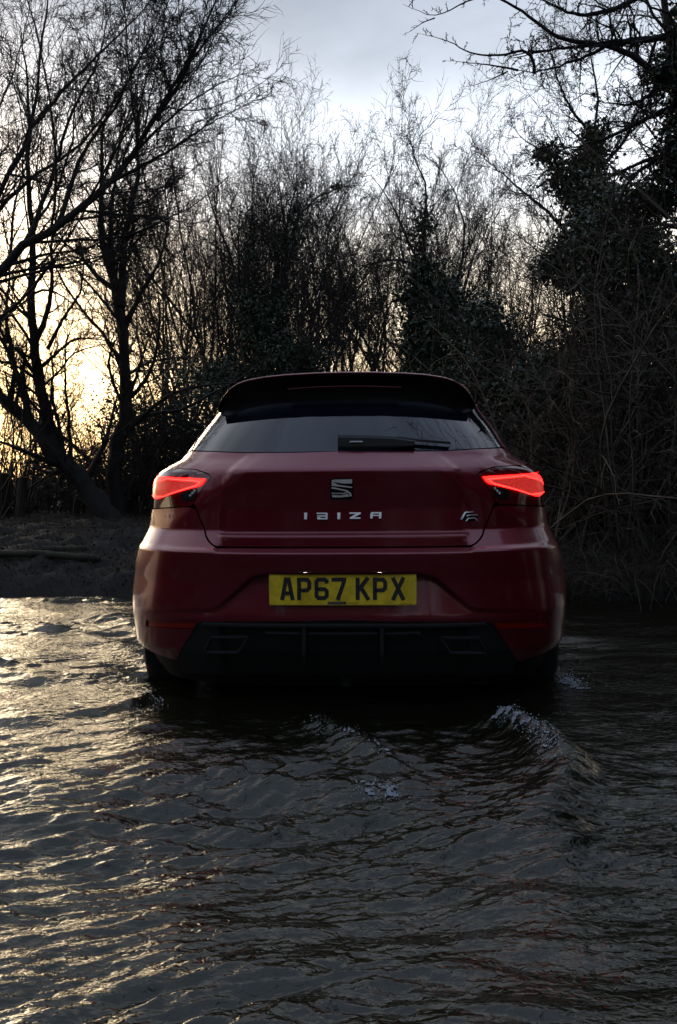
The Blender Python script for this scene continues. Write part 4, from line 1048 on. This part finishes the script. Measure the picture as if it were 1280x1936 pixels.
# --- ivy-clad trees in the middle and right
def ex_E(t, b): return {'ivy': ivy_on(t, b, [(545, 700, 12, 80, 70), (500, 640, 12, 35, 60), (470, 600, 12, 22, 60), (522, 560, 12, 9, 40), (542, 470, 12, 8, 40), (560, 410, 12, 10, 20), (590, 378, 12, 7, 4), (640, 352, 12, 8, 3), (475, 450, 12, 7, 60), (420, 720, 12, 50, 40)], 750, 18, .09, .05)}
limb_tree('ivy_tree', 'bare tree with ivied foot and arching limb behind the left of the roof', 'tree', (505, 960), 12, rs=.6, limbs=
    [([(505, 1000), (490, 700), (470, 640), (455, 560), (430, 470), (405, 400), (380, 330)], .13, .03, Ws), ([(490, 680), (520, 560), (545, 470), (560, 410), (600, 370), (650, 350), (690, 352)], .09, .02, Ws),
     ([(470, 640), (460, 520), (475, 420), (480, 330), (500, 250)], .05, .015, Ws), ([(440, 520), (380, 600), (330, 660)], .03, .01, Ws)], spec=W_, seed=21, extra=ex_E)
def ex_F(t, b): return {'ivy': ivy_on(t, b, [(830, 640, 10.5, 74, 70), (820, 570, 10.5, 52, 46), (880, 640, 10.5, 40, 60), (795, 510, 10.5, 24, 30), (870, 600, 10.5, 28, 40), (800, 440, 10.5, 12, 50), (850, 700, 10.5, 80, 60), (905, 690, 10.5, 55, 60), (760, 560, 10.5, 18, 10), (790, 700, 10.5, 20, 40)], 1300, 20, .09, .05)}
limb_tree('ivy_tree', 'tree wrapped in dark ivy right of centre with bare arching branches reaching left', 'tree', (835, 960), 10.5, rs=.6, limbs=
    [([(835, 1000), (830, 700), (815, 580), (790, 500), (765, 430), (735, 370), (700, 330)], .14, .02, Ws), ([(810, 560), (800, 450), (810, 360), (780, 290), (770, 220)], .06, .012, Ws),
     ([(790, 500), (740, 490), (690, 500), (650, 540), (620, 600)], .035, .008, Ws), ([(825, 600), (870, 520), (880, 430), (860, 360), (820, 300)], .05, .012, Ws),
     ([(820, 560), (770, 555), (710, 590), (660, 660)], .03, .008, Ws), ([(840, 620), (900, 540), (925, 480), (960, 470)], .035, .01, Ws)], spec=W_, seed=22, extra=ex_F)
def ex_G(t, b): return {'ivy': ivy_on(t, b, [(1115, 385, 9.5, 36, 45), (1112, 320, 9.5, 25, 36), (1125, 270, 9.5, 20, 30), (1145, 390, 9.5, 26, 34), (1065, 330, 9.5, 30, 16), (1035, 292, 9.5, 18, 5), (1080, 360, 9.5, 24, 10)], 420, 20, .075, .05, ivy_g),
                         'dark_ivy': ivy_on(t, b, [(1105, 450, 9.5, 36, 14), (1090, 500, 9.5, 70, 40)], 350, 20, .08, .05)}
limb_tree('ivy_tree', 'tall ivy column standing above the right hedge with olive leaves', 'tree', (1110, 960), 9.5, rs=.6, limbs=
    [([(1110, 1000), (1115, 600), (1110, 420), (1125, 300), (1132, 200), (1125, 120), (1100, 30)], .13, .02, Wl), ([(1110, 430), (1070, 350), (1030, 290), (990, 265), (960, 230)], .05, .012, Ws),
     ([(1090, 460), (1030, 395), (980, 355), (930, 310), (900, 290)], .05, .01, Ws), ([(1125, 330), (1180, 270), (1210, 200), (1230, 100)], .05, .014, Wl), ([(1120, 400), (1180, 360), (1230, 330), (1290, 320)], .04, .014, Wl),
     ([(1128, 260), (1080, 210), (1050, 140), (1040, 60)], .04, .012, Ws)], spec=W_, seed=23, extra=ex_G)
# --- near hawthorn overhanging the top right
Hs = [(20, .12, 1, 1.0, .30, 6, .22, .02, .5, 4, .06), (8, .1, 1, .95, .42, 5, .24, .02, .5, 3, .08), (5, .1, 1, .9, .35, 3, .22, .0, .6, 3, .1)]
Hd = [(26, .1, 1, .95, .36, 7, .2, .02, .5, 4, .06), (10, .1, 1, .9, .42, 5, .24, .0, .5, 3, .08), (6, .1, 1, .9, .38, 4, .22, .0, .6, 3, .1)]
def ex_H(t, b): return {'ivy': ivy_on(t, b, [(1290, 170, 5.6, 36, 50), (1285, 110, 5.6, 22, 30), (1300, 260, 5.6, 42, 80), (1250, 140, 5.6, 24, 9), (1310, 60, 5.6, 40, 60), (1275, 340, 5.6, 26, 50), (1235, 380, 5.6, 30, 20)], 420, 20, .05, .035)}
limb_tree('hawthorn_tree', 'near dark spiny tree at the right edge reaching its branches over the top right sky', 'tree', (1420, 1120), 5.6, rs=.85, limbs=
    [([(1420, 1150), (1400, 800), (1370, 500), (1320, 300), (1280, 180), (1265, 60), (1240, -80)], .13, .06, Hd),
     ([(1285, 180), (1230, 130), (1170, 90), (1120, 84), (1060, 92), (1010, 96), (962, 108)], .040, .008, Hs + []), ([(1290, 70), (1200, 74), (1130, 84), (1050, 92), (965, 110)], .030, .008, Hs),
     ([(1120, 84), (1060, 74), (1010, 40), (970, 8), (930, -10), (870, 5), (838, 28), (822, 34), (790, 20), (762, 8)], .020, .003, [(14, .35, 1, 1.0, .10, 4, .2, .02, .5, 4, .06), (6, .1, 1, .95, .4, 3, .24, .02, .5, 3, .08)]),
     ([(822, 34), (800, 42), (775, 60), (760, 66)], .006, .002, [(8, .1, 1, 1.0, .2, 3, .2, .02, .6, 3, .06)]),
     ([(1290, 60), (1220, 78), (1160, 82), (1100, 110), (1050, 128), (1010, 138), (980, 133)], .034, .008, Hs), ([(1010, 138), (1010, 110), (990, 92), (960, 104), (920, 106), (880, 98), (855, 78), (820, 70), (785, 62)], .016, .002, [(16, .1, 1, 1.0, .12, 4, .2, .02, .5, 4, .06), (6, .1, 1, .95, .4, 3, .24, .02, .5, 3, .08)]),
     ([(980, 133), (940, 125), (900, 120), (860, 116), (835, 114)], .010, .002, [(14, .1, 1, 1.0, .12, 4, .2, .02, .5, 4, .06), (5, .1, 1, .95, .4, 3, .24, .02, .5, 3, .08)]), ([(960, 135), (930, 150), (900, 160), (871, 166)], .007, .002, [(9, .1, 1, 1.0, .15, 3, .2, .02, .5, 3, .06)]),
     ([(1240, -20), (1160, 20), (1100, 30), (1040, 10), (980, -30)], .03, .01, Hs), ([(1280, 200), (1210, 230), (1150, 260), (1090, 280), (1020, 272)], .028, .006, Hd), ([(1300, 290), (1240, 300), (1190, 340), (1160, 400), (1130, 440)], .03, .006, Hd),
     ([(1310, 380), (1250, 385), (1200, 395), (1150, 398)], .03, .01, Hs), ([(1270, 100), (1230, 180), (1190, 200), (1120, 190)], .03, .006, Hd), ([(1300, 240), (1250, 330), (1230, 400), (1180, 450)], .03, .006, Hd)], spec=Hs, seed=24, extra=ex_H)

# --- right bank: thicket of ivy, bramble and bare stems
def bush(name, label, seed, u, y, W, H, D, nst, stem_m, leaf_m, ncl, per, cr, size, spec, hang=-.05, lean=0., group=None, r0=.012, top=.85, dr_=.3):
    t = Tree(seed); r = t.r; p = at(u, 960, y); base = np.array([p[0], p[1], float(ground_h(np.array([p[0]]), np.array([p[1]]))[0]) - .03])
    P0 = np.stack([r.uniform(-W / 2, W / 2, nst), r.uniform(-D / 2, D / 2, nst), np.zeros(nst)], 1)
    Dd = np.stack([r.normal(size=nst) * .35 + lean, r.normal(size=nst) * .3, np.ones(nst)], 1)
    P, R = grow(P0, Dd, H * r.uniform(.5, 1.15, nst), r0 * r.uniform(.4, 1.3, nst), 12, .10, hang, r, .25, .03)
    t.limbs(P, R, 4); t.branch(P, R, spec)
    ex = None
    if ncl:
        m = 9; C = np.stack([r.uniform(-W * .42, W * .42, m), r.uniform(-D * .2, D * .3, m), r.uniform(.15, top, m) * H], 1); Rd = np.stack([np.full(m, W * .24), np.full(m, D * .3), np.full(m, H * .22)], 1) * r.uniform(.6, 1.2, (m, 1))
        ex = {'foliage': (clumps(C, Rd, ncl, per, cr, r, .1), size, leaf_m, dr_)}
    root = t.build(name, label, 'bush', base, group, stem_m, stem_m, ex)
    for c in root.children:
        if c.name.startswith('trunk'): c.name = 'stems'
        if c.name.startswith('crown'): c.name = 'twigs'
    return root
Bs = [(7, .1, 1, .7, .4, 6, .16, -.02, .5, 3, .08), (5, .1, 1, .7, .5, 4, .2, -.02, .6, 3, .12)]
Bt = [(12, .1, 1, .7, .4, 6, .16, -.02, .5, 3, .08), (8, .1, 1, .7, .5, 4, .2, -.02, .6, 3, .12)]
bush('ivy_bush', 'big dark ivy bush above the right end of the car roof', 31, 985, 8.6, 1.4, 2.45, 1.3, 40, bark_brown, ivy_m, 1500, 22, .09, .05, Bs)
bush('ivy_bush', 'tall blue-green ivy bush under the ivy column', 32, 1120, 8.2, 1.6, 3.0, 1.3, 50, bark_brown, ivy_m, 1700, 22, .09, .05, Bs)
bush('ivy_bush', 'ivy bush at the right edge behind the bare stems', 33, 1235, 7.6, 1.8, 3.3, 1.3, 50, bark_brown, ivy_m, 1700, 22, .09, .048, Bs)
bush('ivy_bush', 'ivy bush filling the corner outside the right edge', 37, 1420, 7.2, 1.9, 3.1, 1.4, 40, bark_brown, ivy_m, 1300, 22, .09, .05, Bs)
bush('ivy_bush', 'low dark bush showing beside the right rear lamp', 34, 1085, 7.0, 1.2, 1.7, 1.0, 40, bark_brown, ivy_m, 900, 20, .08, .042, Bs)
bush('bramble_thicket', 'tangle of bare brown stems right beside the car flank', 35, 1110, 6.3, 1.1, 2.0, .8, 60, bark_pale, dead_m, 160, 8, .12, .035, Bs, -.07, .0)
bush('bramble_thicket', 'tangle of bare reddish stems over the middle of the right bank', 36, 1190, 6.6, 1.2, 2.4, .8, 60, bark_brown, dead_m, 160, 8, .12, .035, Bs, -.05, -.1)
bush('bramble_thicket', 'tall pale stems tangled at the right edge of the bank', 38, 1290, 6.0, 1.2, 2.8, .8, 60, stem_grey, dead_m, 160, 8, .12, .035, Bs, -.05, -.15)
bush('bramble_thicket', 'bare twiggy hump rising over the top of the right hedge', 39, 1190, 7.9, 1.5, 3.3, .9, 60, bark_brown, dead_m, 0, 8, .12, .035, Bs, -.03, -.05)
# arching dead grass and fallen canes at the foot of the right bank
def canes(seed, n, u0, u1, v0, v1, y0, y1, Ln, r0, m, name, label, lean, hang, z1=0.):
    r = np.random.default_rng(seed); p = np.array([at(r.uniform(u0, u1), 1000, r.uniform(y0, y1)) for _ in range(n)]); p[:, 2] = ground_h(p[:, 0], p[:, 1]) - .01 + r.uniform(0, 1, n) * z1
    D = np.stack([r.normal(size=n) * .5 + lean, r.normal(size=n) * .4 - .2, np.ones(n) * .9], 1); P, R = grow(p, D, Ln * r.uniform(.3, 1.1, n), r0 * r.uniform(.4, 1.3, n), 10, .07, hang, r, .2, .05)
    V, F = merge([(P, R, 3)]); o = np_mesh(name, V, F, m); tag(o, label, kind='stuff'); return o
canes(41, 420, 1060, 1330, 0, 0, 5.3, 6.1, .9, .004, stem_grey, 'dead_grass', 'pale dead grass and canes arching over the foot of the right bank', -.5, -.16)
canes(42, 2600, 1040, 1340, 0, 0, 5.2, 6.6, .35, .0022, bark_pale, 'undergrowth', 'short brown stalks and leaf litter on the right bank', -.2, -.10)
canes(43, 5000, -60, 300, 0, 0, 5.6, 9.5, .15, .0020, bark_brown, 'grass', 'short rough grass on the left bank', 0, -.12)
canes(45, 2500, 1030, 1340, 0, 0, 5.15, 5.7, .12, .002, grass_m, 'grass', 'green grass tufts along the right waterline', 0, -.12)
r_ = np.random.default_rng(44)
def litter(n, x0, x1, y0, y1, size, m, name, label):
    x, y = r_.uniform(x0, x1, n), r_.uniform(y0, y1, n); z = ground_h(x, y); k = z > .02
    V, F = leaves(np.stack([x, y, z + .01], 1)[k], size, r_); o = np_mesh(name, V, F, m, smooth=False); tag(o, label, kind='stuff')
litter(3500, -5, -.9, 5.5, 10, .026, dead_m, 'leaf_litter', 'dead leaves lying on the left bank')
litter(9000, .9, 5, 5.1, 8, .04, dead_m, 'leaf_litter', 'dead leaves lying on the right bank')

# --- left undergrowth: dark thicket behind the trees
bush('hawthorn_bush', 'dark dense thicket left of the car roof behind the forked tree', 51, 330, 11, 2.0, 2.3, 1.5, 50, bark, ivy_m, 500, 16, .14, .04, Bt, -.01)
bush('hawthorn_bush', 'dark thicket between the forked tree and the left rear lamp', 52, 285, 10.2, 1.3, 1.7, 1.2, 60, bark_brown, ivy_m, 300, 14, .12, .04, Bt, -.01)
bush('hawthorn_bush', 'dark thicket behind the roof left of the ivy foot', 53, 430, 11.6, 1.8, 1.5, 1.5, 40, bark, ivy_m, 420, 16, .14, .04, Bt, -.01)
bush('hawthorn_bush', 'fine reddish thicket glowing against the sunset behind the leaning trunk', 54, 170, 13, 2.4, 1.9, 1.5, 40, bark_brown, dead_m, 160, 10, .14, .035, Bt, .0)
bush('hawthorn_bush', 'low thicket behind the fence at the left edge', 55, 40, 12.5, 2.6, 1.1, 1.5, 80, bark_brown, dead_m, 220, 12, .12, .035, Bt, .0)
bush('hawthorn_bush', 'thicket low behind the middle of the roof', 56, 680, 13, 2.6, .9, 1.5, 40, bark_brown, dead_m, 160, 10, .14, .035, Bt, .0)
bush('hawthorn_bush', 'low thicket at the foot of the forked tree', 57, 150, 10.5, 1.8, .75, 1.2, 80, bark_brown, dead_m, 220, 12, .12, .035, Bt, .0)
bush('willow_shoots', 'cluster of thin upright shoots at the far left edge of the bank', 58, 12, 9.2, .55, 2.4, .4, 40, bark_brown, dead_m, 0, 10, .14, .035, [(4, .3, 1, .4, .3, 5, .08, .03, .5, 3, .05)], .03)

# --- fence posts and wire on the left bank
post_m = vary(mat('weathered_post', (.03, .026, .02), .85), 8, (.015, .012, .009), (.035, .030, .022), .5, 60)
def post(u, vt, vb, y, w, lab, lean=0.):
    b = at(u, vb, y); t_ = at(u + lean, vt, y); z0 = float(ground_h(np.array([b[0]]), np.array([b[1]]))[0]) - .05
    mb = MB(); h = t_[2] - z0; a = np.linspace(0, 2 * math.pi, 9, endpoint=False); V = []
    rr = np.random.default_rng(int(u) + 3)
    jit = 1 + rr.normal(size=9) * .08
    for k, (z, s) in enumerate(((0, 1.08), (h * .3, 1.0), (h * .7, .97), (h * .985, .93), (h, .72))):
        for i in range(9): V.append((w * s * jit[i] * math.cos(a[i]) + (t_[0] - b[0]) * z / h, w * s * jit[i] * math.sin(a[i]), z + (rr.normal() * .006 if k > 2 else 0)))
    F = [[k * 9 + i, k * 9 + (i + 1) % 9, (k + 1) * 9 + (i + 1) % 9, (k + 1) * 9 + i] for k in range(4) for i in range(9)] + [list(range(36, 45))]
    o = mb.add(V, F).build('fence_post', post_m, None, False); o.location = (b[0], b[1], z0); tag(o, lab, 'fence post', 'posts of the field fence'); return o
post(144, 944, 992, 9.6, .045, 'short thick wooden post left of the leaning trunk', 2)
post(36, 902, 996, 9.0, .055, 'tall leaning broken post beside the thin shoots', 8)
post(268, 912, 994, 9.8, .03, 'slim pale post just left of the rear lamp')
post(6, 895, 996, 9.3, .10, 'wide dark stump cut off by the left edge', 0)
wire = MB()
for dz in (.42, .72):
    pts = [];
    for x in np.linspace(-9, -1.6, 30): pts.append((x, 9.75 + .02 * math.sin(x * 3), .30 + dz + .015 * math.sin(x * 2.3)))
    w_ = MB().tube(pts, .003, 5).build('fence_wire', mat('rusty_wire', (.05, .04, .035), .6, .5), None, True); tag(w_, 'upper strand of fence wire between the posts' if dz > .5 else 'lower strand of fence wire between the posts', 'wire')
# --- logs revetting the bank
log_m = vary(mat('mossy_log', (.03, .028, .016), .85), 6, (.006, .005, .003), (.028, .027, .012), .6, 40)
for (u0, u1, v, y, w, lab) in ((80, 165, 1062, 6.6, .028, 'longest pale mossy log lying along the left bank'), (-20, 100, 1084, 6.3, .03, 'dark log low on the left bank near the left edge'), (90, 190, 1090, 6.25, .03, 'thin log half buried below the long pale one')):
    p0, p1 = at(u0, v, y), at(u1, v - 3, y); K = 14; t_ = np.linspace(0, 1, K + 1)[:, None]; P = p0 + (p1 - p0) * t_; P[:, 2] = ground_h(P[:, 0], P[:, 1]) + w * .55
    P += np.random.default_rng(int(u1)).normal(size=P.shape) * .003; P[:, 2] = np.linspace(P[0, 2], P[-1, 2], K + 1); rr = w * (1 + np.random.default_rng(3).normal(size=K + 1) * .07)
    base = P[0].copy(); o = MB().tube(P - base, rr, 10).build('log', log_m, None, True); o.location = base; tag(o, lab, 'log')

# --- unseen ivy-hung trees added on the right to block sky from water and paint
gsrc = [o for o in COL.objects if o.type == 'EMPTY' and o.get('label', '').startswith('tall ivy column')][0]
for (x, y, rz, sc, lab) in ((4.6, 4.2, 1.1, 1.0, 'unseen ivy-hung tree added just outside the frame on the right to block sky'), (5.6, 1.2, 2.3, 1.1, 'unseen ivy-hung tree added on the right level with the car to block sky'), (5.2, -2.5, 4.0, 1.0, 'unseen ivy-hung tree added on the right behind the camera to block sky')):
    o = copy_tree(gsrc); o.location = (x, y, -.1); o.rotation_euler = (0, 0, rz); o.scale = (sc * 1.5, sc * 1.5, sc); tag(o, lab)
bsrc = [o for o in COL.objects if o.type == 'EMPTY' and o.get('label', '').startswith('ivy bush filling')][0]  # unseen enlarged bush copies, added as occluders to darken the right flank
for (x, y, rz, sc, lab) in ((4.4, 3.4, .5, 1.5, 'high unseen ivy bush added as occluder on the right level with the front of the car'), (4.8, .6, 1.9, 1.6, 'high unseen ivy bush added as occluder on the right level with the camera'), (5.0, -2.2, 3.0, 1.6, 'high unseen ivy bush added as occluder on the right behind the camera')):
    o = copy_tree(bsrc); o.location = (x, y, -.25); o.rotation_euler = (0, 0, rz); o.scale = (sc, sc, sc * 1.1); tag(o, lab)
# --- unseen woods behind the camera, added for paint, glass and water to reflect
bk = [(-4.5, -9, 0, 1.1), (-1.0, -10.5, 1, 1.0), (2.2, -9.5, 2, 1.1), (5.5, -9, 1, 1.1), (-8, -8, 2, 1.1), (9, -7.5, 0, 1.1), (-9.5, -3, 1, 1.1), (9.5, -1.5, 2, 1.1), (8.0, 3.5, 0, 1.0), (-10, 2, 0, 1.)]
BL = ['bare many-stemmed tree on the far bank straight behind the camera', 'bare tree directly behind the camera to the left', 'bare tree directly behind the camera to the right', 'bare tree behind the camera further right', 'bare tree behind the camera further left',
      'bare tree by the stream far out on the right', 'bare tree by the stream far out on the left', 'bare tree standing level with the camera on the right', 'bare tree beyond the right edge level with the car', 'bare tree beyond the left edge level with the car']
for i, (x, y, k, sc) in enumerate(bk):
    o = copy_tree(cop_root[k]); o.location = (x, y, float(ground_h(np.array([float(x)]), np.array([float(y)]))[0])); o.rotation_euler = (0, 0, i * 1.7); o.scale = (sc,) * 3
    tag(o, BL[i], group='unseen trees behind the camera, for reflections')
r = np.random.default_rng(77); m = 60
ang = r.uniform(math.radians(150), math.radians(390), m); Rr_ = r.uniform(9.5, 11.5, m)
C = np.stack([np.cos(ang) * Rr_, np.sin(ang) * Rr_ , r.uniform(.3, 3.4, m)], 1); Rd = np.tile([1.4, 1.1, 1.1], (m, 1))
V, F = leaves(clumps(C, Rd, 5200, 9, .3, r, 0), .26, r)  # dense dark leaf ring, added only to be reflected
tag(np_mesh('reflected_wood', V, F, ivy_m, smooth=False), 'unseen dark leaf mass added behind the camera for reflections', kind='stuff')
